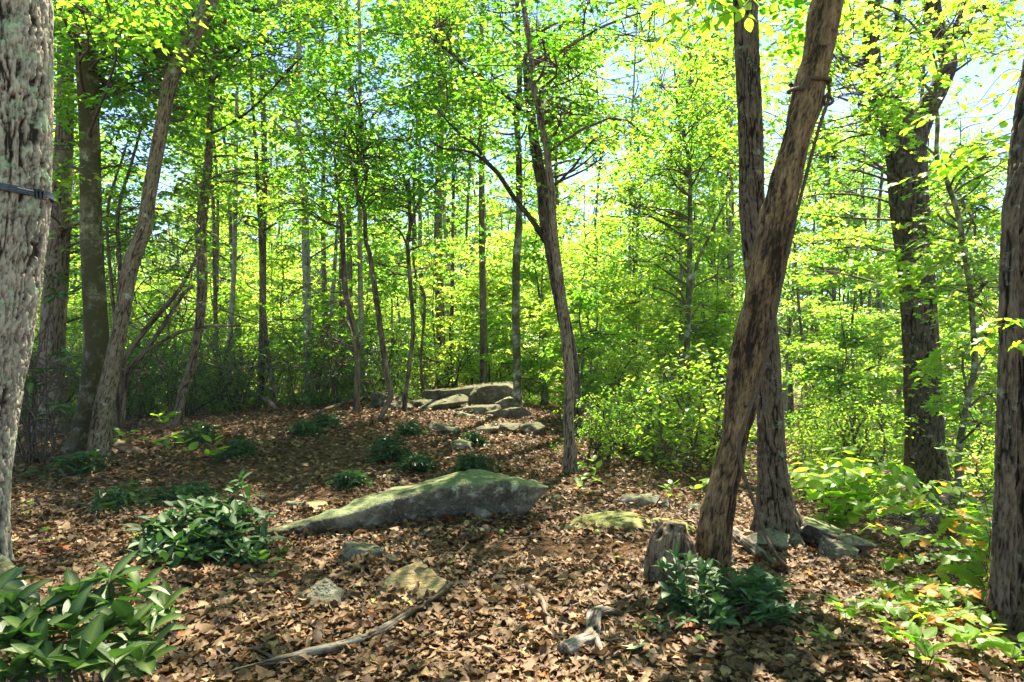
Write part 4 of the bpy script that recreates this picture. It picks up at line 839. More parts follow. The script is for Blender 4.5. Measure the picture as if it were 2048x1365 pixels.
rk('grey_stone', 'grey pointed stone half under dead leaves left of the straw slab', 592, 1166, 680, 1222, .22, (0, 0, 0), seed=12, mat='rock_pale', rough=.06, planes=[(0, -.75, .7, .55), (-.75, -.1, .8, .5), (.8, -.2, .55, .6), (.3, .8, .6, .55), (-.5, .8, .5, .6), (0, 0, -1, 1), (-1, -.5, 0, .95), (1, 0, 0, .9)])
rk('grey_stone', 'low flat grey stone sunk in the soil above the straw slab', 668, 1098, 768, 1130, .30, (0, 6, 10), seed=14, mat='rock_pale', slab=True, sink=.8)
rk('grey_stone', 'small grey stone beside the low flat one, touching bare soil', 762, 1118, 794, 1142, .14, seed=15, mat='rock_pale', sub=4)
rk('grey_stone', 'egg-shaped grey stone leaning on the foot of the long boulder', 938, 1018, 986, 1048, .20, (0, 14, 0), seed=17, mat='rock_pale', sub=4)
rk('grey_stone', 'small round grey stone in front of the long boulder', 848, 1060, 882, 1078, .16, seed=18, mat='rock_pale', sub=4)
rk('grey_stone', 'small flat grey stone right of the round one', 926, 1066, 966, 1082, .16, seed=19, mat='rock_pale', sub=4, slab=True)
rk('grey_stone', 'small dark stone below the pointed end of the long boulder', 1096, 994, 1122, 1010, .14, seed=20, mat='rock_pale', sub=4)
rk('grey_stone', 'pale stone lying behind the left end of the long boulder', 566, 1008, 606, 1024, .2, seed=21, mat='rock_pale', sub=4, slab=True)
rk('grey_stone', 'straw-grey stone just above the back of the long boulder', 604, 1010, 650, 1030, .22, seed=22, mat='rock_straw', sub=4, slab=True)
rk('grey_stone', 'small stone at the tip of the large evergreen cluster', 505, 992, 527, 1006, .14, seed=23, mat='rock_pale', sub=4)
rk('grey_stone', 'small stone on the slope above the middle of the long boulder', 764, 954, 796, 966, .14, seed=24, mat='rock_dark', sub=4)
rk('mossy_rock', 'low yellow-green mossy bedrock hump left of the leaning dead trunk', 1150, 1042, 1330, 1070, .6, (0, -2, -4), seed=30, mat='rock_moss', npl=5, sharp=7, sink=1.2, rough=.03)
rk('mossy_rock', 'flat grey-green tongue of bedrock running left from the mossy hump', 1090, 1054, 1200, 1066, .35, (0, -2, 0), seed=31, mat='rock', npl=5, sharp=7, sink=2., rough=.03)
rk('mossy_rock', 'low mossy bedrock showing between the stump and the dead trunk', 1310, 1048, 1400, 1078, .4, (0, 6, 0), seed=32, mat='rock_moss', npl=5, sharp=7, sink=1.)
rk('sunlit_stone', 'pale flat stone in full sun left of the leaning dead trunk', 1262, 998, 1330, 1022, .35, seed=33, mat='rock_pale', slab=True, sub=4)
rk('sunlit_stone', 'small pale stone touching the sunlit flat one on its right', 1322, 1004, 1346, 1024, .2, seed=34, mat='rock_pale', sub=4)
rk('sunlit_stone', 'warm pale stone beside the dead trunk half hidden by leaves', 1378, 1016, 1408, 1036, .2, seed=35, mat='rock_pale', sub=4)
rk('arched_rock', 'long grey arched rock running right from the foot of the ridged oak', 1614, 1062, 1745, 1112, .42, (0, 14, 0), seed=40, mat='rock', rough=.06, npl=9)
rk('grey_stone', 'striped grey stone on the sunny slope below the arched rock', 1656, 1094, 1734, 1132, .3, (10, 16, 10), seed=41, mat='rock_pale', slab=True)
rk('grey_stone', 'rounded stone wedged under the left root of the ridged oak', 1520, 1068, 1586, 1112, .3, (0, 8, 0), seed=42, mat='rock_pale')
# the ledge on the rise
LY = 12.6
rk('ledge_rock', 'big square block crowning the ledge, flat top, dark face', 924, 768, 1026, 822, 1.1, (0, -5, 4), Y=LY + .5, seed=50, mat='rock_dark', sink=.3, planes=[(0, 0, 1, .88), (0, 0, -1, 1), (-1, 0, .1, .95), (1, 0, -.12, .92), (0, -1, .05, .9), (0, 1, 0, .9), (-.6, -.5, .5, 1.1), (1, -.2, .8, 1.2)], rough=.035)
rk('ledge_rock', 'long flat slab lying across the top of the ledge, left of the square block', 836, 779, 936, 800, .9, (0, -3, 0), Y=LY + .25, seed=51, mat='rock_dark', slab=True, sink=.1)
rk('ledge_rock', 'broad sloping rock under the long flat slab', 796, 794, 938, 834, 1.2, (0, -6, 0), Y=LY + .1, seed=52, mat='rock_dark', sink=.5, npl=9)
rk('ledge_rock', 'dark rock at the left end of the ledge behind the crooked stem', 742, 788, 806, 842, .8, (0, 12, 0), Y=LY - .2, seed=53, mat='rock_dark', sink=.3)
rk('ledge_rock', 'low dark shelf along the foot of the ledge', 820, 822, 900, 842, .6, (0, 2, 0), Y=LY - .5, seed=54, mat='rock_dark', slab=True, sink=.6)
rk('ledge_rock', 'pale-topped wedge rock in front of the square block', 885, 812, 1010, 846, .8, (0, -4, 0), Y=LY - .7, seed=55, mat='rock_dark', slab=True, sink=.4)
rk('ledge_rock', 'thin grey slab jutting right towards the lichen-spotted trunk', 965, 818, 1048, 842, .5, (0, -9, 0), Y=LY - .9, seed=56, mat='rock_dark', slab=True, sink=.1)
rk('ledge_rock', 'angular grey-green block lying loose below the ledge', 862, 852, 914, 872, .45, (4, 8, 16), seed=57, mat='rock_dark', sub=4, npl=8)
rk('ledge_rock', 'small mossy block between the loose block and the jutting slab', 948, 858, 994, 874, .45, (0, -8, 0), seed=58, mat='rock_dark', sub=4)
rk('ledge_rock', 'mossy rounded rock at the foot of the lichen-spotted trunk', 990, 850, 1034, 872, .5, (0, 0, 10), seed=59, mat='rock_dark', sub=4)
rk('grey_stone', 'flat pale stone lying alone in the leaves below the ledge', 900, 886, 944, 906, .4, (6, 0, 0), seed=60, mat='rock', slab=True, sub=4)
rk('ledge_rock', 'small dark rock half hidden by bushes right of the ledge', 1040, 846, 1090, 876, .5, (0, 0, 10), seed=61, mat='rock_dark', sub=4)

for (x0, y0, x1, y1, dp_, rt_, Yo, sd_, lb) in [(846, 800, 918, 818, .5, (6, -14, 10), -.15, 71, 'tilted split slab wedged under the long flat slab'), (900, 826, 962, 848, .4, (-8, 12, -20), -.95, 72, 'broken angular piece leaning on the wedge rock'), (812, 838, 862, 852, .3, (10, 6, 30), -.8, 73, 'low broken stone left of the loose block'), (1000, 792, 1040, 826, .5, (0, 16, 12), .1, 74, 'narrow upright shard right of the square block'), (776, 806, 830, 824, .5, (0, 10, -12), .0, 75, 'rusty brown ledge step above the dark left rock'), (955, 836, 992, 852, .3, (12, -10, 15), -1.2, 76, 'small wedge under the jutting slab')]:
    rk('ledge_rock', lb, x0, y0, x1, y1, dp_, rt_, Y=LY + Yo, seed=sd_, mat='rock_dark' if sd_ % 2 else 'rock', sub=5, npl=8, sink=.2)

# ------------------------------------------------------------------ dead leaves on the ground
def dead_leaf_forms():
    """a few curled leaf shapes; each is a strip of 4 spans with both halves: 10 quads"""
    forms = []; g = np.random.default_rng(9)
    for k in range(14):
        t = np.array([0, .18, .38, .6, .82, 1.0])
        if k % 3 == 0: w_ = np.array([.02, .24, .30, .27, .17, .0])          # oval
        elif k % 3 == 1: w_ = np.array([.02, .16, .34, .19, .33, .05])        # lobed
        else: w_ = np.array([.03, .30, .20, .42, .16, .0])                   # maple-like
        w_ = w_ * g.uniform(.85, 1.15, 6); curl = g.uniform(-1.1, 1.5); roll = g.uniform(-.6, 1.5); tw = g.uniform(-.7, .7)
        V = []
        for i in range(6):
            a = curl * (t[i] - .5); cx = t[i] - .5; cz = -curl * .25 * (t[i] - .5) ** 2 * 2
            for sgn in (-1, 0, 1):
                y = sgn * w_[i] * g.uniform(.8, 1.15); ang = abs(sgn) * roll * .6; jj = g.normal(0, .02)
                yy = y * math.cos(ang); zz = abs(y) * math.sin(ang); b = tw * (t[i] - .5)
                V.append((cx + jj, yy * math.cos(b) - zz * math.sin(b), cz + yy * math.sin(b) + zz * math.cos(b) + g.normal(0, .012)))
        forms.append(np.array(V))
    Fc = np.array([[i * 3 + j, i * 3 + j + 1, i * 3 + j + 4, i * 3 + j + 3] for i in range(5) for j in range(2)])
    return np.array(forms), Fc
DF, DFC = dead_leaf_forms()
def soil_patch(x, y):
    """where bare soil shows through"""
    q = np.stack([x * .9, y * .9, x * 0], 1); return fbm(q, 3, 31)
def litter(name, label, n, Y0, Y1, s0, s1, seed, simple=False, zj=.03, tiltsd=.38):
    g = np.random.default_rng(seed); Y = np.sqrt(g.uniform(Y0 ** 2, Y1 ** 2, n)); x = g.uniform(-.86, .86, n) * Y
    sp = soil_patch(x, Y); bare = np.maximum(np.exp(-(((x - .35) / 1.1) ** 4 + ((Y - 5.25) / .36) ** 4)), np.exp(-(((x + 2.2) / .8) ** 4 + ((Y - 6.7) / .25) ** 4)))
    keep = (g.uniform(0, 1, n) > np.clip(sp * 1.5 - .2, 0, .6)) & (g.uniform(0, 1, n) > bare * .9); x, Y = x[keep], Y[keep]; n = len(x)
    z = H(x, Y) + g.uniform(0, 1, n) ** 1.6 * zj + .004; sz = g.uniform(s0, s1, n) * np.where(g.uniform(0, 1, n) < .1, 1.35, 1)
    yaw = g.uniform(0, 2 * np.pi, n); ti = g.normal(0, tiltsd, (n, 2)); big = g.uniform(0, 1, n) < .05; ti[big] *= 2.4
    cz, sz_ = np.cos(yaw), np.sin(yaw)
    nrm = np.stack([ti[:, 0], ti[:, 1], np.ones(n)], 1); nrm /= np.linalg.norm(nrm, axis=1)[:, None]
    d = np.stack([cz, sz_, 0 * cz], 1); d -= nrm * (d * nrm).sum(1)[:, None]; d /= np.linalg.norm(d, axis=1)[:, None]; wv = np.cross(nrm, d)
    ln = fbm(np.stack([x * 3, Y * 3, 0 * x], 1), 2, 5); tn = np.clip(g.beta(2.2, 2.4, n) * .9 + .06 * ln, 0, .94); odd = g.uniform(0, 1, n); tn = np.where(odd < .012, .97, tn); tn = np.where(odd > .996, 1.0, tn)
    if simple:
        uv = [(-.5, 0, 0), (0, -.3, .12), (.5, 0, -.02), (0, .3, .12)]
        V = np.stack([np.stack([x, Y, z], 1) + sz[:, None] * (a * d + b * wv + c * nrm) for a, b, c in uv], 1).reshape(-1, 3)
        Fc = (np.arange(n) * 4)[:, None] + np.arange(4)[None]; T_ = np.repeat(tn, 4)
    else:
        f = DF[g.integers(0, len(DF), n)]
        V = (np.stack([x, Y, z], 1)[:, None] + sz[:, None, None] * (f[..., 0:1] * d[:, None] + f[..., 1:2] * wv[:, None] + (f[..., 2:3] + .03) * nrm[:, None])).reshape(-1, 3)
        Fc = ((np.arange(n) * 18)[:, None, None] + DFC[None]).reshape(-1, 4); T_ = np.repeat(tn, 18)
    me = mesh_np(name, V, Fc, 4, {'tint': ('FLOAT', T_)}, not simple); o = put(name, me, M['litter']); tag(o, label, kind='stuff'); return o
litter('leaf_litter', 'curled brown and tan dead leaves carpeting the near ground', 42000, 2.3, 6.2, .032, .088, 1, False, .03, .30)
litter('leaf_litter', 'larger pale curled leaves lying on top of the near litter', 450, 2.3, 6.5, .08, .13, 5, False, .05, .32)
litter('leaf_litter', 'brown dead leaves carpeting the middle ground', 125000, 6.0, 16.5, .04, .09, 2, True, .035)
litter('leaf_crumbs', 'small broken bits of dead leaf between the larger ones', 80000, 2.3, 7.0, .012, .042, 3, True, .014)

from mathutils.bvhtree import BVHTree
def leaves_on_rocks():
    g = np.random.default_rng(61); pos, nr_ = [], []
    for o in [o for o in bpy.data.objects if o.type == 'MESH' and o.parent is None and o.get('category') in ('rock', )]:
        M_ = Matrix.Translation(o.location) @ o.rotation_euler.to_matrix().to_4x4(); vs = [M_ @ v.co for v in o.data.vertices]; t = BVHTree.FromPolygons(vs, [p.vertices[:] for p in o.data.polygons])
        x0, x1 = min(v.x for v in vs), max(v.x for v in vs); y0, y1 = min(v.y for v in vs), max(v.y for v in vs); A = (x1 - x0) * (y1 - y0)
        for _ in range(int(min(60, 14 + A * 45))):
            a = Vector((g.uniform(x0, x1), g.uniform(y0, y1), 5)); h_, n_, _i, _d = t.ray_cast(a, Vector((0, 0, -1)))
            if h_ is not None and n_.z > .5 and g.random() < .22: pos.append(h_[:]); nr_.append((n_ * (1 if n_.z > 0 else -1))[:])
        for _ in range(int(40 + (x1 - x0) * 90)):      # drifted against the foot
            a = g.uniform(x0 - .03, x1 + .03); h_, n_, _i, _d = t.ray_cast(Vector((a, y0 - 1, h1(a, y0) + .05)), Vector((0, 1, 0)))
            if h_ is not None:
                yy = h_.y - abs(g.normal(0, .05)); pos.append((a, yy, h1(a, yy) + g.uniform(0, .07) * math.exp(-(h_.y - yy) / .06))); nr_.append((g.normal(0, .3), -.5 * g.random(), 1))
    pos = np.array(pos); nr_ = np.array(nr_) + g.normal(0, .28, (len(pos), 3)); n = len(pos); nr_ /= np.linalg.norm(nr_, axis=1)[:, None]
    d = g.normal(0, 1, (n, 3)); d -= nr_ * (d * nr_).sum(1)[:, None]; d /= np.linalg.norm(d, axis=1)[:, None]; wv = np.cross(nr_, d); f = DF[g.integers(0, len(DF), n)]; sz = g.uniform(.045, .10, n)
    V = ((pos + nr_ * .006)[:, None] + sz[:, None, None] * (f[..., 0:1] * d[:, None] + f[..., 1:2] * wv[:, None] + (f[..., 2:3] + .05) * nr_[:, None])).reshape(-1, 3)
    Fc = ((np.arange(n) * 18)[:, None, None] + DFC[None]).reshape(-1, 4)
    me = mesh_np('drifted_leaves', V, Fc, 4, {'tint': ('FLOAT', np.repeat(np.clip(g.beta(2.2, 2.4, n) * .9, 0, .94), 18))}, True); tag(put('drifted_leaves', me, M['litter']), 'dead leaves caught on the rocks and drifted against their feet', kind='stuff')
leaves_on_rocks()

# ------------------------------------------------------------------ fallen wood
def gpath(pts, lift=.0):
    out = []
    for p in pts:
        h_ = hit(p[0], p[1]); out.append(Vector((h_.x, h_.y, h_.z + lift + (p[3] if len(p) > 3 else 0)))); 
    return out, [p[2] / 2 / F * o.y for p, o in zip(pts, out)]
def wood(name, label, cat, pts, mat='driftwood', kind='dead', nseg=14, ds=.02, seed=0, forks=(), amp=.35, group=None, lift=.5):
    W_, r = gpath(pts); W_ = [Vector((p.x, p.y, p.z + rr * lift * 2)) for p, rr in zip(W_, r)]; base = W_[0].copy()
    o = thing(name, label, cat, base, group)
    me, cr = trunk_mesh('main_stem', W_, r, nseg, ds, kind, seed, 0, .12, amp); put('main_stem', me, M[mat], o)
    for k, f in enumerate(forks):
        W2, r2 = gpath(f); W2 = [Vector((p.x, p.y, p.z + rr * lift * 2)) for p, rr in zip(W2, r2)]
        me, _ = trunk_mesh('side_branch', W2, r2, 10, ds, kind, seed + k + 1, 0, .1, amp * .6); put('side_branch', me, M[mat], o)
    return o
wood('fallen_stick', 'long grey weathered stick angling up to the straw slab', 'stick', [(420, 1372, 9), (480, 1354, 12), (562, 1335, 14), (620, 1324, 14), (680, 1307, 14), (760, 1277, 13), (821, 1243, 13, .01), (870, 1217, 14, .02), (894, 1200, 12, .03), (905, 1186, 9, .03)], forks=[[(562, 1334, 12), (535, 1327, 9, .02), (506, 1317, 6, .03)]], seed=2, ds=.012, lift=1.0, amp=.7)
wood('driftwood_log', 'silvery curled branch like driftwood with a broken thick end', 'branch', [(1126, 1316, 27), (1150, 1306, 29), (1179, 1293, 28), (1186, 1274, 26, .01), (1192, 1254, 24, .03), (1208, 1243, 20, .03), (1228, 1240, 14, .02), (1250, 1234, 9, .01), (1268, 1225, 5)], forks=[[(1186, 1290, 10, .02), (1196, 1300, 8, .02), (1206, 1322, 6)], [(1176, 1270, 8, .03), (1180, 1250, 9, .05), (1205, 1236, 8, .05)]], seed=6, nseg=40, ds=.008, amp=.6, lift=.45)
wood('fallen_stick', 'short brown stick curving through the leaves left of the driftwood', 'stick', [(1056, 1180, 12), (1070, 1196, 14), (1084, 1212, 15), (1094, 1235, 14), (1099, 1262, 14)], 'brown_wood', seed=8)
wood('fallen_stick', 'short thin stick standing in the leaves below the pointed grey stone', 'stick', [(722, 1276, 7), (726, 1250, 7, .02), (724, 1220, 6, .05)], 'brown_wood', nseg=8, seed=9)
wood('fallen_stick', 'grey stick half buried left of the pointed grey stone', 'stick', [(430, 1212, 8), (470, 1196, 10), (510, 1180, 9), (540, 1168, 6)], seed=10, nseg=8)
wood('sunlit_log', 'short pale log in bright sun just right of the dead trunk', 'log', [(1462, 1076, 22), (1490, 1098, 24), (1517, 1117, 22), (1552, 1142, 14)], 'driftwood', seed=11, nseg=20)
wood('fallen_branch', 'thick brown fallen branch beyond the arched rock, right side', 'branch', [(1808, 1086, 22), (1830, 1078, 24), (1856, 1066, 24, .06), (1885, 1048, 20, .2), (1912, 1034, 14, .32)], 'brown_wood', seed=12, nseg=16, forks=[[(1828, 1078, 16), (1815, 1094, 12), (1806, 1106, 8)]])
wood('root', 'bare root snaking left from the double trunk at the right edge', 'root', [(1990, 1242, 26), (1930, 1246, 16), (1880, 1250, 11), (1840, 1258, 8), (1800, 1266, 6)], 'brown_wood', seed=13, nseg=10)
wood('root', 'mossy surface root reaching right from the foot of the left edge oak', 'root', [(-20, 1152, 60), (10, 1164, 44), (36, 1180, 26), (62, 1196, 12)], 'bark_moss', 'fine', seed=14, nseg=18, lift=.3)
wood('fallen_stick', 'thin stick in the sun by the left edge oak', 'stick', [(24, 1138, 4), (60, 1136, 5), (96, 1130, 4), (118, 1122, 3)], 'driftwood', nseg=6, seed=15)
wood('fallen_log', 'fallen pale pole lying across the laurel stems at the back left', 'log', [(430, 826, 7, .1), (446, 819, 9, .2), (499, 816, 9, .25), (530, 823, 9, .2), (552, 832, 8, .1)], 'brown_wood', nseg=10, seed=16)
wood('fallen_log', 'long thin fallen pole leading left from the crooked stem', 'log', [(600, 846, 6), (640, 834, 8, .05), (700, 818, 8, .1), (745, 806, 6, .1)], 'brown_wood', nseg=10, seed=17)
GL = [(820, 1175, 'the straw slab'), (640, 1200, 'the pointed grey stone'), (1190, 1280, 'the driftwood'), (1345, 1130, 'the weathered stump'), (1640, 1190, 'the rope tail'), (800, 1075, 'the long boulder'), (1240, 1055, 'the mossy hump'), (1000, 1330, 'the bottom edge, centre'), (600, 1340, 'the long grey stick'), (1690, 1110, 'the striped stone'), (1500, 1280, 'the spreading dark shrub'), (400, 1160, 'the dark evergreen cluster'), (1850, 1250, 'the right edge roots'), (960, 1130, 'the bare soil patch'), (730, 1110, 'the low flat stone')]
gs = np.random.default_rng(21)
for i in range(58):
    x, y = gs.uniform(330, 1900), gs.uniform(1060, 1350); L_ = gs.uniform(30, 120); a = gs.uniform(-.6, 1.1)
    lm = min(GL, key=lambda q: abs(q[0] - x) + 2 * abs(q[1] - y))[2]
    wood('twig', ['thin grey twig', 'short brown twig', 'crooked dry twig'][i % 3] + ' lying on dead leaves near ' + lm, 'twig',
         [(x, y, 3), (x + L_ * .3 * math.cos(a), y - L_ * .2 * math.sin(a) + gs.normal(0, 5), 5), (x + L_ * .6 * math.cos(a), y - L_ * .25 * math.sin(a) + gs.normal(0, 6), 4.5), (x + L_ * math.cos(a), y - L_ * .5 * math.sin(a), 2.5)], ['driftwood', 'brown_wood', 'brown_wood'][i % 3], 'plain', 5, .04, i, group='loose twigs on the ground', amp=.2, lift=1.2)
for k, (pts_, lb) in enumerate([([(1975, 1230, 4.1), (1900, 1225, 4.0), (1820, 1215, 4.1), (1745, 1200, 4.2)], 'lowest maple sapling reaching left over the litter from the right edge roots'), ([(1985, 1060, 4.9), (1900, 1030, 5.0), (1820, 1010, 5.2), (1760, 1020, 5.3)], 'higher maple sapling spreading below the massive maple foot')]): LOWMAPLES = globals().setdefault('LOWMAPLES', []) + [(pts_, lb)]
def stump():
    b = hit(1348, 1170); W_ = [Vector((b.x, b.y + .14, b.z - .08)), Vector((b.x + .005, b.y + .14, b.z + .1)), Vector((b.x + .02, b.y + .14, b.z + .24)), Vector((b.x + .04, b.y + .15, b.z + .36))]
    r = [.150, .150, .135, .095]; o = thing('stump', 'weathered stringy stump leaning against the foot of the dead trunk', 'stump', b)
    me, _ = trunk_mesh('stump_body', W_, r, 72, .012, 'dead', 77, .25, .16, 1.2)
    put('stump_body', me, M['stump_wood'], o)
stump()

# ------------------------------------------------------------------ strap and rope
def strap():
    t = TREES['oak']; z = P(60, 383, 4.45).z; k = int(np.argmin(np.abs(t['C'][:, 2] - z))); c = t['C'][k]; r = t['r'][k] * 1.0 + .026
    n = 96; th = np.linspace(0, 2 * np.pi, n, endpoint=False); V = []
    for a in th:
        sag = -.018 * math.cos(a) * 1.0 - .012 * (math.sin(a) < 0); rr = r * (1 + .012 * math.sin(5 * a) + .008 * math.sin(11 * a))
        for dr, dz in ((0, -.022), (.006, -.020), (.0045, 0), (.006, .020), (0, .022), (-.006, .020), (-.006, -.020)): V.append((c[0] + (rr + dr) * math.cos(a), c[1] + (rr + dr) * math.sin(a), z + sag + dz))
    m = 7; i = np.arange(n)[:, None] * m; i2 = ((np.arange(n) + 1) % n)[:, None] * m; j = np.arange(m)[None]; j2 = (j + 1) % m
    Fc = np.stack([i + j, i2 + j, i2 + j2, i + j2], -1).reshape(-1, 4); base = Vector((c[0], c[1], z))
    o = thing('strap', 'navy blue webbing strap cinched round the big oak at the left edge', 'strap', base)
    put('webbing', mesh_np('webbing', V, Fc, 4), M['strap'], o)
    # raised stitches along the band and the buckle at the right side
    sv = []; 
    for a in np.linspace(-2.9, -.1, 90):
        for dz in (-.008, .008):
            p0 = np.array([c[0] + (r + .008) * math.cos(a), c[1] + (r + .008) * math.sin(a), z + dz - .018 * math.cos(a) - .012]); p1 = p0 + np.array([-math.sin(a), math.cos(a), 0]) * .008; sv.append([p0, p1])
    V, Fc, Q = tubes(np.array(sv), np.full((len(sv), 2), .0022), 4); so_ = put('stitching', mesh_np('stitching', V, Fc, 4), M['tin'], o); so_['kind'] = 'stuff'
    bm = bmesh.new(); a = -.22; pc = Vector((c[0] + (r + .014) * math.cos(a), c[1] + (r + .014) * math.sin(a), z - .035))
    for dx, dz, sx, sz in ((0, .026, .06, .008), (0, -.026, .06, .008), (-.026, 0, .008, .06), (.026, 0, .008, .06), (0, 0, .008, .06)):
        mt = Matrix.Translation(pc) @ Matrix.Rotation(a + R(90), 4, 'Z') @ Matrix.Translation((dx, 0, dz)) @ Matrix.Diagonal((sx, .012, sz, 1)); bmesh.ops.create_cube(bm, size=1, matrix=mt)
    me = bpy.data.meshes.new('buckle'); bm.to_mesh(me); bm.free(); put('buckle', me, M['buckle'], o)
strap()
def rope():
    t = TREES['dead']; C, r = t['C'], t['r']
    def surf(z, a, off=.0):
        k = int(np.argmin(np.abs(C[:, 2] - z))); return Vector((C[k][0] + (r[k] * 1.04 + off) * math.cos(a), C[k][1] + (r[k] * 1.04 + off) * math.sin(a), z))
    pts = []
    z0 = P(1620, 165, 4.7).z
    for k in range(29):
        a = R(-200 + 360 * k / 28 * .98); zz = z0 + .02 * math.sin(a * 1) + (-.06 if math.cos(a) < -.4 and math.sin(a) < .4 else 0) * 1; pts.append(surf(zz, a, .022))
    o = thing('rope', 'weathered brown rope looped high round the leaning dead trunk, its tail hanging to the ground', 'rope', surf(z0, 0, 0))
    tail = [surf(P(0, 180, 4.7).z, R(-40), .03), surf(P(0, 205, 4.7).z, R(-22), .035), P(1641, 246, 4.58), P(1626, 300, 4.58), P(1608, 369, 4.60), P(1590, 440, 4.58), P(1568, 540, 4.52), P(1548, 640, 4.44), P(1530, 730, 4.40), P(1506, 800, 4.36), P(1480, 880, 4.30), P(1483, 930, 4.28), P(1496, 973, 4.25), P(1512, 1020, 4.2), P(1531, 1068, 4.12), P(1551, 1110, 4.05)]
    for a, b in ((1573, 1149), (1612, 1208), (1657, 1254), (1700, 1290)): h_ = hit(a, b); tail.append(h_ + Vector((0, 0, .04 if a < 1600 else .012)))
    def strands(pp, rad, twist):
        C2, _ = smooth_path([p[:] for p in pp], [1] * len(pp), .012); T, U, W2 = frames(C2); s = np.concatenate([[0], np.cumsum(np.linalg.norm(np.diff(C2, axis=0), axis=1))]); out = []
        for k in range(3):
            an = s * twist + k * 2 * np.pi / 3; out.append(C2 + (np.cos(an)[:, None] * U + np.sin(an)[:, None] * W2) * rad * .55)
        return tubes(np.array(out), np.full((3, len(C2)), rad * .62), 5)
    a_, b_ = pts, tail
    V, Fc, Q = strands(a_, .013, 110); ob = put('loop', mesh_np('loop', V, Fc, 4, {'bark': ('FLOAT_VECTOR', Q), 'relief': ('FLOAT', np.full(len(V), .6))}, True), M['rope'], o)
    V, Fc, Q = strands(b_, .012, 120); put('tail', mesh_np('tail', V, Fc, 4, {'bark': ('FLOAT_VECTOR', Q), 'relief': ('FLOAT', np.full(len(V), .6))}, True), M['rope'], o)
    kp = tail[1]; kn = [kp + Vector((.028 * math.cos(x), .02 * math.sin(x * 2), .035 * math.sin(x))) for x in np.linspace(0, 6.0, 10)]
    V, Fc, Q = strands(kn, .011, 120); put('knot', mesh_np('knot', V, Fc, 4, {'bark': ('FLOAT_VECTOR', Q), 'relief': ('FLOAT', np.full(len(V), .6))}, True), M['rope'], o)
rope()

# ------------------------------------------------------------------ large-leaved plants whose leaves are parts
def leaf_form(L_, w_, curl, fold, tipp=.5, n=6, droop=.0):
    t = np.linspace(0, 1, n); prof = np.sin(np.pi * np.clip(t, 0, 1) ** (.75 + tipp * .5)) ** .8; prof[0] = .05; prof[-1] = .0
    V, rib = [], []
    for i in range(n):
        x = t[i]; z = -curl * x * x
        for sg in (-1, -.08, .08, 1) if i not in (n - 1,) else (-1, -.08, .08, 1):
            y = sg * w_ * .5 * (prof[i] if abs(sg) == 1 else (.5 if i < n - 1 else 0)); V.append((x * L_, y * L_, (z + fold * abs(y) - .25 * fold * (abs(sg) == 1) * (y * y) * 4) * L_)); rib.append(1 if abs(sg) < 1 else .0)
    Fc = [[i * 4 + j, i * 4 + j + 1, i * 4 + j + 5, i * 4 + j + 4] for i in range(n - 1) for j in range(3)]
    return V, Fc, rib
def leaf_meshes(nm, mat, L_, w_, tipp=.5, k=5, seed=0, fold=.35):
    g = np.random.default_rng(seed); out = []
    for i in range(k):
        V, Fc, rib = leaf_form(1.0, w_ * g.uniform(.8, 1.15), g.uniform(-.15, .55), fold * g.uniform(.4, 1.3), tipp)
        V = np.array(V) * L_
        me = mesh_np(nm, V, Fc, 4, {'rib': ('FLOAT', rib)}, True); me.materials.append(M[mat]); out.append(me)
    return out
def maple_mesh(mat, L_, seed):
    g = np.random.default_rng(seed); pts = [(x, y) for x, y in MAPLE]; V = [(x * L_, y * L_, (.10 * abs(y) - .2 * x * x * g.uniform(.2, 1.2) + g.normal(0, .02)) * L_) for x, y in pts] + [(.34 * L_, 0, -.01 * L_)]
    q = [(14, 0, 1, 2), (14, 2, 3, 4), (14, 4, 5, 6), (14, 6, 7, 8), (14, 8, 9, 10), (14, 10, 11, 12), (14, 12, 13, 0)]
    me = mesh_np('leaf', V, q, 4, {'rib': ('FLOAT', [0.] * 14 + [.6])}); me.materials.append(M[mat]); return me
RH = leaf_meshes('leaf', 'rhodo', 1, .42, .5, 12, 1, .5); RHD = leaf_meshes('leaf', 'rhodo_dark', 1, .46, .5, 12, 2, .5); FR = leaf_meshes('leaf', 'fresh', 1, .62, .2, 5, 3, .2)
MP = [maple_mesh('fresh', 1, 4), maple_mesh('fresh', 1, 5), maple_mesh('fresh', 1, 6)]; MO = [maple_mesh('orange', 1, 7), maple_mesh('orange', 1, 8)]; MPG = [maple_mesh('pale_green', 1, 9)]
def leaf_obj(root, me, p, d, n, size, mw=None):
    d = d.normalized(); wv = n.cross(d)
    if wv.length < .05: wv = Vector((1, 0, 0)).cross(d)
    wv.normalize(); nn = d.cross(wv); o = bpy.data.objects.new('leaf', me); link(o, root)
    m = Matrix((d, wv, nn)).transposed().to_4x4(); o.matrix_local = Matrix.Translation(p - root.location) @ m @ Matrix.Diagonal((size, size, size, 1)); return o
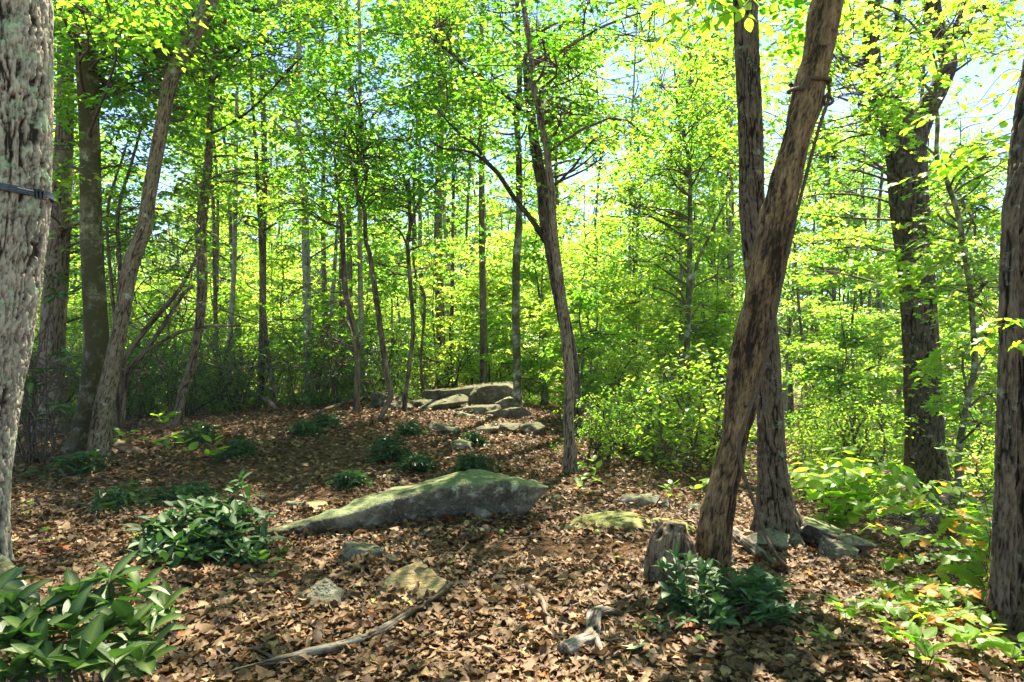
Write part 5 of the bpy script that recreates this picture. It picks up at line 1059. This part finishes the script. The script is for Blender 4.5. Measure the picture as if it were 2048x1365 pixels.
def whorl_plant(name, label, cat, tips, base, forms, L_, per=6, seed=0, stem_r=.004, droop=.2, group=None, up=.25, mat='twig', extra=1, spread=1.):
    """stems rise from base to each tip and end in a whorl of broad leaves (each one a part)"""
    g = random.Random(seed); root = thing(name, label, cat, base, group); A, B = [], []; cnt = 0
    for tp in tips:
        A.append((base.x + g.gauss(0, .04) * spread + (tp.x - base.x) * .25, base.y + g.gauss(0, .04) + (tp.y - base.y) * .25, h1(base.x, base.y) - .02)); B.append(tp[:])
    A, B = np.array(A), np.array(B); gn = np.random.default_rng(seed); p = bez(A, B, 7, .0, .08, gn)
    V, Fc, Q = tubes(p, np.linspace(stem_r * 1.5, stem_r * .8, 7)[None] * np.ones((len(A), 1)), 6)
    put('stems', mesh_np('stems', V, Fc, 4, {'bark': ('FLOAT_VECTOR', Q), 'relief': ('FLOAT', np.full(len(V), .5))}, True), M[mat], root)
    for i, tp in enumerate(tips):
        ax = Vector(p[i, -1] - p[i, -2]).normalized(); a0 = g.uniform(0, 6.28)
        for lvl in range(extra):
            c = Vector(p[i, -1]) if lvl == 0 else Vector(p[i, -2 - (lvl > 1)]) ; m = per if lvl == 0 else max(2, per - 2)
            for k in range(m):
                if cnt >= 290: break
                a = a0 + lvl * .6 + 6.283 * k / m + g.gauss(0, .25); el = up + g.gauss(0, .28) + .25 * (k % 2)
                d = Vector((math.cos(a) * math.cos(el), math.sin(a) * math.cos(el), math.sin(el))) + ax * .15
                s = L_ * g.uniform(.7, 1.15) * (1 if lvl == 0 else .9); leaf_obj(root, g.choice(forms), c + d * .006 + Vector((0, 0, g.uniform(-.01, .02))), d, Vector((g.gauss(0, .2), g.gauss(0, .2), 1)), s); cnt += 1
    return root
def tips_px(lst, g=None): return [P(a, b, y) for a, b, y in lst]
# bottom left rhododendron close to the camera
b0 = hit(150, 1300); b0 = Vector((-1.75, 2.75, h1(-1.75, 2.75)))
T_ = [(218, 1160, 2.95), (150, 1200, 2.8), (275, 1185, 3.0), (80, 1215, 2.7), (20, 1225, 2.65), (262, 1255, 2.75), (205, 1265, 2.7), (140, 1270, 2.62), (70, 1285, 2.55), (10, 1290, 2.5), (300, 1270, 2.85), (230, 1330, 2.45), (165, 1335, 2.42), (100, 1340, 2.4), (30, 1350, 2.38), (280, 1330, 2.6), (-30, 1200, 2.75), (-40, 1280, 2.55), (120, 1235, 2.85), (190, 1215, 2.9), (55, 1250, 2.65), (330, 1225, 3.0), (0, 1180, 2.9), (60, 1330, 2.45), (130, 1300, 2.5)]
whorl_plant('rhododendron', 'large-leaved rhododendron filling the bottom left corner', 'shrub', tips_px(T_), b0, RH, .155, 7, 3, .005, extra=2, up=.3)
# the evergreen cluster left of the long boulder
for q, (cx_, lb) in enumerate([(345, 'dark glossy evergreen cluster, left half, beside the leaf floor'), (420, 'dark glossy evergreen cluster, centre, left of the long boulder'), (478, 'dark glossy evergreen cluster, right half, touching the long boulder tip')]):
    g = random.Random(8 + q); T_ = []
    for i in range(40):
        px = g.gauss(cx_, 38); e = abs(px - 405) / 135; top = 1000 + 60 * e * e + abs(g.gauss(0, 16)) - 16 * (g.random() < .12); py = top + (1128 - top) * g.random() ** 1.25; T_.append((px, py, 4.75 + (1128 - py) / 190 + g.uniform(-.1, .2)))
    whorl_plant('evergreen_shrub', lb, 'shrub', tips_px(T_), hit(cx_, 1118), RHD, .125, 6, 4 + q, .004, up=.25, spread=2)
T_ = [(468, 985, 5.4), (480, 965, 5.5), (495, 1000, 5.4), (505, 1030, 5.3), (520, 1075, 5.2), (530, 1100, 5.1), (515, 1050, 5.3)]
whorl_plant('evergreen_shrub', 'sparse upright shoots at the right side of the dark evergreen cluster', 'shrub', tips_px(T_), hit(500, 1110), RHD, .11, 5, 5, .004, up=.5, extra=2)
# right laurel at the foot of the dead trunk
for q, (cx_, lb) in enumerate([(1405, 'low dark green shrub between the stump and the dead trunk foot'), (1510, 'low spreading dark green shrub right of the dead trunk foot, by the rope')]):
    g = random.Random(18 + q); T_ = []
    for i in range(48):
        px = g.gauss(cx_, 42); e = abs(px - 1455) / 150; top = 1142 + 50 * e * e; py = g.uniform(top, 1262 - 14 * e); T_.append((px, py, 3.72 + (1250 - py) / 230 + g.uniform(-.1, .12)))
    whorl_plant('evergreen_shrub', lb, 'shrub', tips_px(T_), hit(cx_, 1248), RHD, .092, 6, 6 + q, .0035, up=.3, spread=2)
T_ = [(1325, 1140, 4.1), (1350, 1160, 4.05), (1380, 1130, 4.1), (1352, 1120, 4.1), (1340, 1200, 3.95), (1405, 1150, 4.1)]
whorl_plant('evergreen_shrub', 'upright broad-leaved shoots in front of the weathered stump', 'shrub', tips_px(T_), hit(1352, 1215), RHD, .085, 6, 7, .0035, up=.5, extra=2)
# small leafy plants on the slope
smalls = [(400, 888, 62, 44, 'dark round evergreen tuft right of the bent slender trunk'), (483, 914, 58, 34, 'round evergreen tuft alone on the open leaf floor'), (612, 870, 50, 28, 'evergreen tuft at the crest below the poplar'), (655, 852, 40, 22, 'tiny evergreen tuft at the crest left of the crooked stem'),
          (775, 925, 66, 54, 'tallest conical evergreen tuft on the slope'), (835, 945, 54, 34, 'evergreen tuft just right of the conical one'), (820, 872, 42, 28, 'evergreen tuft below the left end of the ledge'), (944, 946, 60, 38, 'evergreen tuft right behind the long boulder'),
          (942, 892, 42, 26, 'small evergreen tuft between loose block and flat stone'), (700, 972, 54, 28, 'evergreen tuft left of the back of the long boulder'), (160, 948, 96, 44, 'pale-tipped evergreen tuft at the feet of the mossy beech'), (250, 1016, 120, 42, 'low loose evergreen patch left of the dark cluster'), (385, 1002, 70, 30, 'low evergreen patch behind the dark cluster')]
for i, (px, py, wd, ht, lb) in enumerate(smalls):
    b = hit(px, py); s = 1 / F * b.y; w_, h_ = wd * s, ht * s; gg2 = np.random.default_rng(500 + i); n = 60
    A = np.tile([b.x, b.y, b.z - .02], (n, 1)); B = np.stack([b.x + gg2.normal(0, .27, n) * w_, b.y + gg2.normal(0, .27, n) * w_, b.z + h_ * gg2.uniform(.15, .95, n)], 1); B[:, 2] -= ((B[:, 0] - b.x) / w_) ** 2 * h_ * 1.2; B[:, 2] = np.maximum(B[:, 2], b.z + .03)
    rt = thing('evergreen_tuft', lb, 'shrub', b, 'evergreen tufts on the slope'); V, Fc, Q = tubes(bez(A, B, 5, 0, .08, gg2), np.linspace(.005, .002, 5)[None] * np.ones((n, 1)), 4)
    put('stems', mesh_np('stems', V, Fc, 4, {'bark': ('FLOAT_VECTOR', Q), 'relief': ('FLOAT', np.full(len(V), .5))}, True), M['twig'], rt)
    me = foliage_mesh('foliage', [spray_leaves(B, np.full(n, .05), 9, .085, gg2, width=.36, flat=.5, jit=.8, tint_mu=.5)]); put('foliage', me, M['tuft'], rt)

# seedlings and sprays of big fresh leaves
def sprig(name, label, cat, stems, forms, L_, seed, every=.09, group=None, flat=.2, hang=.15, opp=True, base=None, orange=0., of=None, r=.0035):
    """stems: list of world-point lists; leaves sit in pairs along them"""
    g = random.Random(seed); base = base or Vector(stems[0][0]); root = thing(name, label, cat, base, group); cnt = 0; prt = []
    for st in stems:
        C2, _ = smooth_path([p[:] for p in st], [1] * len(st), .03); prt.append(tubes(C2[None], np.linspace(r, r * .5, len(C2))[None], 5)); s = 0; nxt = every
        T = np.gradient(C2, axis=0)
        for i in range(1, len(C2)):
            s += np.linalg.norm(C2[i] - C2[i - 1])
            if s > nxt or i == len(C2) - 1:
                nxt = s + every * g.uniform(.8, 1.25); t = Vector(T[i]).normalized(); sd_ = t.cross(Vector((0, 0, 1))); sd_.normalize()
                for sg in ((1, -1) if opp else (g.choice((1, -1)),)):
                    if cnt >= 290: continue
                    d = (sd_ * sg * g.uniform(.6, 1.1) + t * g.uniform(.3, .9) + Vector((0, 0, -hang * g.uniform(.3, 1.6)))).normalized(); f = forms if g.random() >= orange else of
                    leaf_obj(root, g.choice(f), Vector(C2[i]) + d * .012, d, Vector((g.gauss(0, flat), g.gauss(0, flat), 1)), L_ * g.uniform(.65, 1.2)); cnt += 1
    V, Fc, Q = merge(prt); put('stems', mesh_np('stems', V, Fc, 4, {'bark': ('FLOAT_VECTOR', Q), 'relief': ('FLOAT', np.full(len(V), .5))}, True), M['twig'], root); return root
def pxs(l): return [P(*a) for a in l]
# bright broad leaves between the ridged oak and the massive maple
st = []
g = random.Random(31)
bb = hit(1690, 1080)
for i in range(15):
    x1 = 1585 + i * 16 + g.uniform(-10, 10); y1 = 905 + abs(i - 6) * 6 + g.uniform(-14, 14); Y1 = 6.2 + g.uniform(-.4, .8)
    st.append([Vector((bb.x + g.uniform(-.1, .1), bb.y + .3, bb.z)), P((x1 + 1690) / 2, 985 + g.uniform(-15, 15), 6.2), P(x1, y1, Y1), P(x1 + g.uniform(-45, 60), y1 + g.uniform(10, 50), Y1 - .2)])
sprig('broadleaf_sapling', 'sunlit broad-leaved sapling arching between the ridged oak and the massive maple', 'sapling', st, FR, .15, 1, .11, base=bb, flat=.45, hang=.35)
# maple sapling with turning leaves at the right
bb = hit(1975, 1200); st = []
for e in ([(1975, 1190, 4.3), (1940, 1140, 4.4), (1880, 1150, 4.4), (1800, 1160, 4.5), (1740, 1175, 4.5)], [(1975, 1150, 4.3), (1930, 1090, 4.5), (1860, 1080, 4.6), (1790, 1060, 4.7), (1745, 1050, 4.8)], [(1975, 1130, 4.3), (1930, 1110, 4.4), (1850, 1110, 4.5), (1780, 1120, 4.6)],
          [(1980, 1100, 4.3), (1965, 1040, 4.5), (1930, 990, 4.6), (1880, 960, 4.8), (1850, 1000, 5)], [(1980, 1080, 4.3), (1970, 1000, 4.5), (1950, 930, 4.8), (1900, 900, 5)], [(1960, 1180, 4.3), (1880, 1195, 4.2), (1800, 1190, 4.3), (1760, 1205, 4.3)]):
    st.append([bb + Vector((0, .1, .05))] + pxs(e))
sprig('maple_sapling', 'young maple with yellow-green and orange turning leaves beside the right edge trunk', 'sapling', st, MP, .125, 2, .075, base=bb, orange=.16, of=MO, flat=.35)
for i, (px, py, Lf, n, lb) in enumerate([(1690, 1262, .085, 8, 'bright seedling where the rope tail meets the ground'), (1795, 1312, .09, 8, 'low sunlit seedling right of the rope tail'), (1850, 1350, .10, 10, 'bright seedling at the bottom edge, right of centre'), (1950, 1318, .10, 12, 'bright round-leaved seedling at the bottom edge near the corner'), (2030, 1350, .10, 8, 'round-leaved seedling in the bottom right corner'),
                                         (1660, 1300, .06, 4, 'small bright seedling below the spreading dark shrub'), (1690, 1232, .07, 2, 'single round sunny leaf below the striped stone'), (330, 912, .16, 5, 'broad-leaved seedling right of the bent trunk foot'), (415, 930, .15, 5, 'broad pale-leaved seedling in a sun patch'), (370, 920, .15, 4, 'broad-leaved seedling between two larger ones'), (1190, 960, .13, 5, 'bright seedling just right of the wavy brown trunk'), (1165, 990, .12, 5, 'seedling leaning over the foot of the wavy brown trunk'), (1390, 1000, .12, 5, 'pale-leaved seedling left of the dead trunk'), (1345, 1008, .1, 4, 'small bright seedling behind the sunlit stones'), (330, 860, .14, 6, 'slim bright seedling before the bent slender trunk'), (245, 900, .14, 6, 'bright seedling at the hickory foot'), (1272, 1275, .05, 3, 'tiny bright seedling right of the driftwood'), (44, 1038, .07, 3, 'lone small seedling near the left edge oak'), (632, 1212, .05, 2, 'tiny seedling on the pointed grey stone'), (275, 1090, .06, 5, 'small pale seedling left of the dark cluster'),
                                         (520, 1140, .07, 4, 'small glossy seedling below the shoots of the dark cluster')]):
    b = hit(px, py); h_ = Lf * 1.5; g = random.Random(900 + i); st = [[b, b + Vector((g.uniform(-.3, .3) * h_, 0, h_ * .6)), b + Vector((g.uniform(-.8, .8) * h_, g.uniform(-.3, .3) * h_, h_ * g.uniform(.8, 1.2)))] for _ in range(max(1, n // 2))]
    sprig('seedling', lb, 'plant', st, FR, Lf, 40 + i, Lf * .7, base=b, r=.002, group='bright green seedlings', flat=.3)
for k, (pts_, lb) in enumerate(LOWMAPLES):
    g = random.Random(70 + k); bb = hit(1960, 1235 if k == 0 else 1120); st = [[bb + Vector((0, .05, .02))] + [p + Vector((g.gauss(0, .05), g.gauss(0, .12), g.gauss(0, .06))) for p in pxs(pts_)] for _ in range(4)]
    sprig('maple_sapling', lb, 'sapling', st, MP, .11, 80 + k, .08, base=bb, orange=.12, of=MO, flat=.35)
# overhanging sprays close to the camera
def hanging(label, pts, forms, L_, seed, n=4, **kw):
    g = random.Random(seed); st = []
    for k in range(n): st.append([p + Vector((g.gauss(0, .05), g.gauss(0, .08), g.gauss(0, .06) * (j > 0))) + Vector((k * .10 * j * g.uniform(-.5, .5), 0, 0)) for j, p in enumerate(pxs(pts))])
    return sprig('leafy_branch', label, 'branch', st, forms, L_, seed, **kw)
hanging('sunny broad leaves hanging from the top edge left of the ridged oak', [(1425, -90, 4.4), (1400, -30, 4.3), (1385, 20, 4.2), (1375, 60, 4.2)], FR, .095, 51, 5, every=.11, flat=.5, hang=.6)
hanging('leafy twig reaching into the sky left of the right edge trunk', [(2060, 150, 5.5), (2000, 175, 5.6), (1940, 215, 5.8), (1905, 240, 5.8)], FR, .09, 52, 4, every=.11, flat=.4)
hanging('leafy twig with large leaves below the patch of sky on the right', [(2060, 260, 5.5), (2000, 280, 5.6), (1950, 310, 5.8), (1900, 350, 6)], FR, .11, 53, 5, every=.12, flat=.3)
hanging('maple spray crossing the right edge trunk at mid height', [(2060, 640, 3.5), (2030, 660, 3.5), (2000, 690, 3.5)], MP, .09, 54, 3, every=.1)
hanging('maple spray hanging in front of the massive maple trunk', [(1930, 500, 7.6), (1880, 510, 7.6), (1830, 540, 7.6), (1790, 575, 7.6)], MP, .12, 55, 6, every=.1, flat=.25)
hanging('lower maple spray in front of the massive maple trunk', [(1930, 690, 7.4), (1890, 700, 7.4), (1850, 735, 7.4)], MP, .11, 56, 4, every=.1, flat=.25)
hanging('small maple spray low on the massive maple trunk', [(1930, 770, 7.4), (1890, 790, 7.4), (1855, 808, 7.4)], MP, .11, 57, 3, every=.1, flat=.25)
# single fallen leaves that stand out
for i, (px, py, f, L_, lb) in enumerate([(1268, 1318, MPG, .15, 'large pale green maple leaf lying flat right of the driftwood'), (1050, 1230, MO, .06, 'small bright orange leaf in the middle foreground'), (1068, 1252, MO, .055, 'second small orange leaf below the first'), (560, 1160, MP, .09, 'yellow-green fallen leaf above the pointed grey stone'), (100, 1068, MP, .08, 'yellowish fallen leaf near the left edge oak'), (1615, 1155, MO, .07, 'orange leaf lying on the sunny slope beside the rope'), (490, 1112, MO, .08, 'orange-yellow leaf caught in the dark evergreen cluster')]):
    p = hit(px, py); me = f[0].copy(); o = bpy.data.objects.new('fallen_leaf', me); link(o); o.location = p + Vector((0, 0, .045)); o.rotation_euler = (R(-14), R(6), R(70 + 40 * i)); o.scale = (L_,) * 3; tag(o, lb, 'leaf')
for i, (px, py) in enumerate([(1003, 1072), (1194, 1072), (1400, 1293)]):
    p = hit(px, py); V, Fc = ICO[3]; me = mesh_np('walnut', V * .022 * np.array([1, 1, .93]) + V * .0015 * vn(V * 6, 3)[:, None], Fc, 3, None, True); o = put('fallen_nut', me, M['nut']); o.location = p + Vector((0, 0, .03)); tag(o, ['round green nut below the long boulder', 'round green nut below the mossy hump', 'round green nut left of the watery-green shrub base'][i].replace('watery-green ', 'spreading dark '), 'nut')

# weathered board and tin behind the hickory foot
def board():
    p = hit(250, 912); bm = bmesh.new(); bmesh.ops.create_cube(bm, size=1, matrix=Matrix.Diagonal((.42, .14, .02, 1))); bmesh.ops.bevel(bm, geom=bm.edges[:], offset=.004, segments=2)
    me = bpy.data.meshes.new('rusty_board'); bm.to_mesh(me); bm.free(); o = put('rusty_board', me, M['rust']); o.location = p + Vector((0, .1, .07)); o.rotation_euler = (R(28), R(20), R(-8)); tag(o, 'rusty brown board lying tilted right of the hickory foot', 'board')
board()

# dead twiggy tangles
def tangle(name, label, px0, px1, py0, py1, Y, n, seed, L_=.8, r=.006, mat='twig', base=None):
    g = np.random.default_rng(seed); b = base or P((px0 + px1) / 2, py1, Y); b = Vector((b.x, b.y, h1(b.x, b.y))); A = np.array([P(g.uniform(px0, px1), g.uniform(py0, py1), Y + g.uniform(-.4, .4))[:] for _ in range(n)])
    d = g.normal(0, 1, (n, 3)) * np.array([1, .6, .55]); d /= np.linalg.norm(d, axis=1)[:, None]; B = A + d * L_ * g.uniform(.4, 1.1, (n, 1))
    p = bez(A, B, 9, .05, .16, g); o = thing(name, label, 'brush', b)
    A2 = p[:, 4]; B2 = A2 + g.normal(0, .3, (n, 3)) * L_; p2 = bez(A2, B2, 6, .03, .18, g); A3 = p[:, 6]; B3 = A3 + g.normal(0, .25, (n, 3)) * L_; p3 = bez(A3, B3, 6, .03, .18, g)
    k = [tubes(p, np.linspace(r, r * .35, 9)[None] * np.ones((n, 1)), 5), tubes(p2, np.linspace(r * .5, r * .2, 6)[None] * np.ones((n, 1)), 4), tubes(p3, np.linspace(r * .4, r * .2, 6)[None] * np.ones((n, 1)), 4)]
    V, Fc, Q = merge(k); me = mesh_np('dead_twigs', V, Fc, 4, {'bark': ('FLOAT_VECTOR', Q), 'relief': ('FLOAT', np.full(len(V), .6))}, True); c = put('dead_twigs', me, M[mat], o); c['kind'] = 'stuff'
tangle('dead_brush', 'bare grey dead twigs tangled between the left oak and the mossy beech', 60, 150, 700, 900, 8.6, 22, 1, .9, .012, 'twig')
tangle('dead_brush', 'twisted bare rhododendron stems behind the leaning hickory', 240, 420, 480, 760, 10.5, 40, 2, 1.2, .012, 'twig')
tangle('dead_brush', 'fine bare twigs among the laurel thicket', 420, 700, 560, 820, 13, 46, 3, 1.3, .011, 'twig')
tangle('dead_brush', 'heap of bare grey twigs beyond the arched rock', 1700, 1960, 1000, 1090, 6.6, 60, 4, .8, .007, 'twig')
tangle('dead_brush', 'dark fine twigs in the sunny bushes left of the dead trunk', 1200, 1380, 880, 1000, 9, 34, 5, .9, .007, 'twig')
# rhododendron stems leaning right from behind the hickory
def rstems():
    b = P(232, 900, 10.2); b = Vector((b.x, b.y, h1(b.x, b.y))); o = thing('old_rhododendron', 'old rhododendron with long bare stems leaning right from behind the hickory', 'shrub', b)
    for k, l in enumerate([[(240, 860, 12), (245, 760, 12), (253, 714, 12), (299, 650, 12), (345, 598, 10), (373, 555, 7), (400, 500, 5)], [(242, 860, 12), (243, 790, 11), (250, 756, 11), (309, 678, 10), (359, 601, 8), (385, 570, 6)], [(238, 870, 12), (262, 740, 8), (330, 680, 7), (400, 655, 6), (480, 652, 4)], [(232, 880, 14), (232, 700, 11), (240, 560, 10), (236, 430, 8), (262, 330, 7), (290, 230, 5)], [(236, 700, 9), (222, 560, 8), (216, 420, 6), (250, 300, 5)]]):
        W_, r = px_path(l[::-1], 10.2, .3); W_[0].z = b.z - .1 if l[0][1] > 850 else W_[0].z
        me, _ = trunk_mesh('stem', W_, r, 10, .08, 'plain', k, 0, .06); put('stem', me, M['bark_hickory'], o)
    g = np.random.default_rng(66); c = np.array([P(g.uniform(210, 420), g.uniform(230, 560), 10.2 + g.uniform(-.5, .6))[:] for _ in range(60)]); me = foliage_mesh('foliage', [spray_leaves(c, np.full(60, .16), 12, .15, g, width=.25, droop=.6, flat=.3, jit=.5)]); put('foliage', me, M['laurel'], o)
rstems()
def shade_rhodo():
    for (px, py, lb, sd_) in ((95, 800, 'rhododendron sprays catching sun between the left oak and the mossy beech', 1), (60, 560, 'drooping rhododendron leaves beside the left oak trunk', 2)):
        p = P(px, py, 8.4); b = Vector((p.x, p.y, h1(p.x, p.y))); g = random.Random(sd_); T_ = [P(px + g.uniform(-60, 55), py + g.uniform(-90, 40), 8.4 + g.uniform(-.3, .3)) for _ in range(12)]
        whorl_plant('rhododendron', lb, 'shrub', T_, b, RH, .17, 8, sd_, .007, up=-.15)
shade_rhodo()
for o in bpy.data.objects:
    if o.parent is not None and o.name.split('.')[0] in ('crown', 'twigs', 'branches', 'foliage', 'stems', 'dead_twigs', 'stitching'): o['kind'] = 'stuff'
lab = {}
for o in bpy.data.objects:
    if o.parent is None and o.get('label') and o.get('category'): lab.setdefault(o['label'], []).append(o)
for L0, os_ in lab.items():
    if len(os_) < 2: continue
    os_.sort(key=lambda o: o.location.y); m = len(os_)
    nms = {2: ['nearer one', 'farther one'], 3: ['nearest', 'middle', 'farthest']}.get(m) or (['nearest', 'second nearest', 'third nearest', 'fourth nearest', 'fifth nearest', 'sixth nearest', 'seventh nearest', 'eighth nearest', 'ninth nearest', 'tenth nearest', 'eleventh nearest', 'twelfth nearest', 'thirteenth nearest'][:m - 1] + ['farthest'] if m <= 14 else None)
    if nms:
        for o, t_ in zip(os_, nms): o['label'] = L0 + ', ' + t_ + ('' if m == 2 else f' of {m}')
tot = 0
seen = set()
for o in bpy.data.objects:
    if o.type == 'MESH' and o.data.name not in seen:
        seen.add(o.data.name); tot += sum(1 for _ in ()) + len(o.data.loops) - 2 * len(o.data.polygons)
print('TRIS', tot)

def haze():
    bm = bmesh.new(); bmesh.ops.create_cube(bm, size=1, matrix=Matrix.Translation((0, 120, 7)) @ Matrix.Diagonal((460, 380, 46, 1)))
    me = bpy.data.meshes.new('haze'); bm.to_mesh(me); bm.free(); m = bpy.data.materials.new('haze'); m.use_nodes = True; nt = m.node_tree; nt.nodes.clear()
    v = nt.nodes.new('ShaderNodeVolumePrincipled'); v.inputs['Color'].default_value = (.86, .92, 1, 1); v.inputs['Density'].default_value = .0005; v.inputs['Anisotropy'].default_value = .0
    o_ = nt.nodes.new('ShaderNodeOutputMaterial'); nt.links.new(v.outputs[0], o_.inputs['Volume']); me.materials.append(m)
    o = bpy.data.objects.new('haze', me); link(o); tag(o, 'thin sunlit haze hanging in the woods', kind='stuff')
haze()
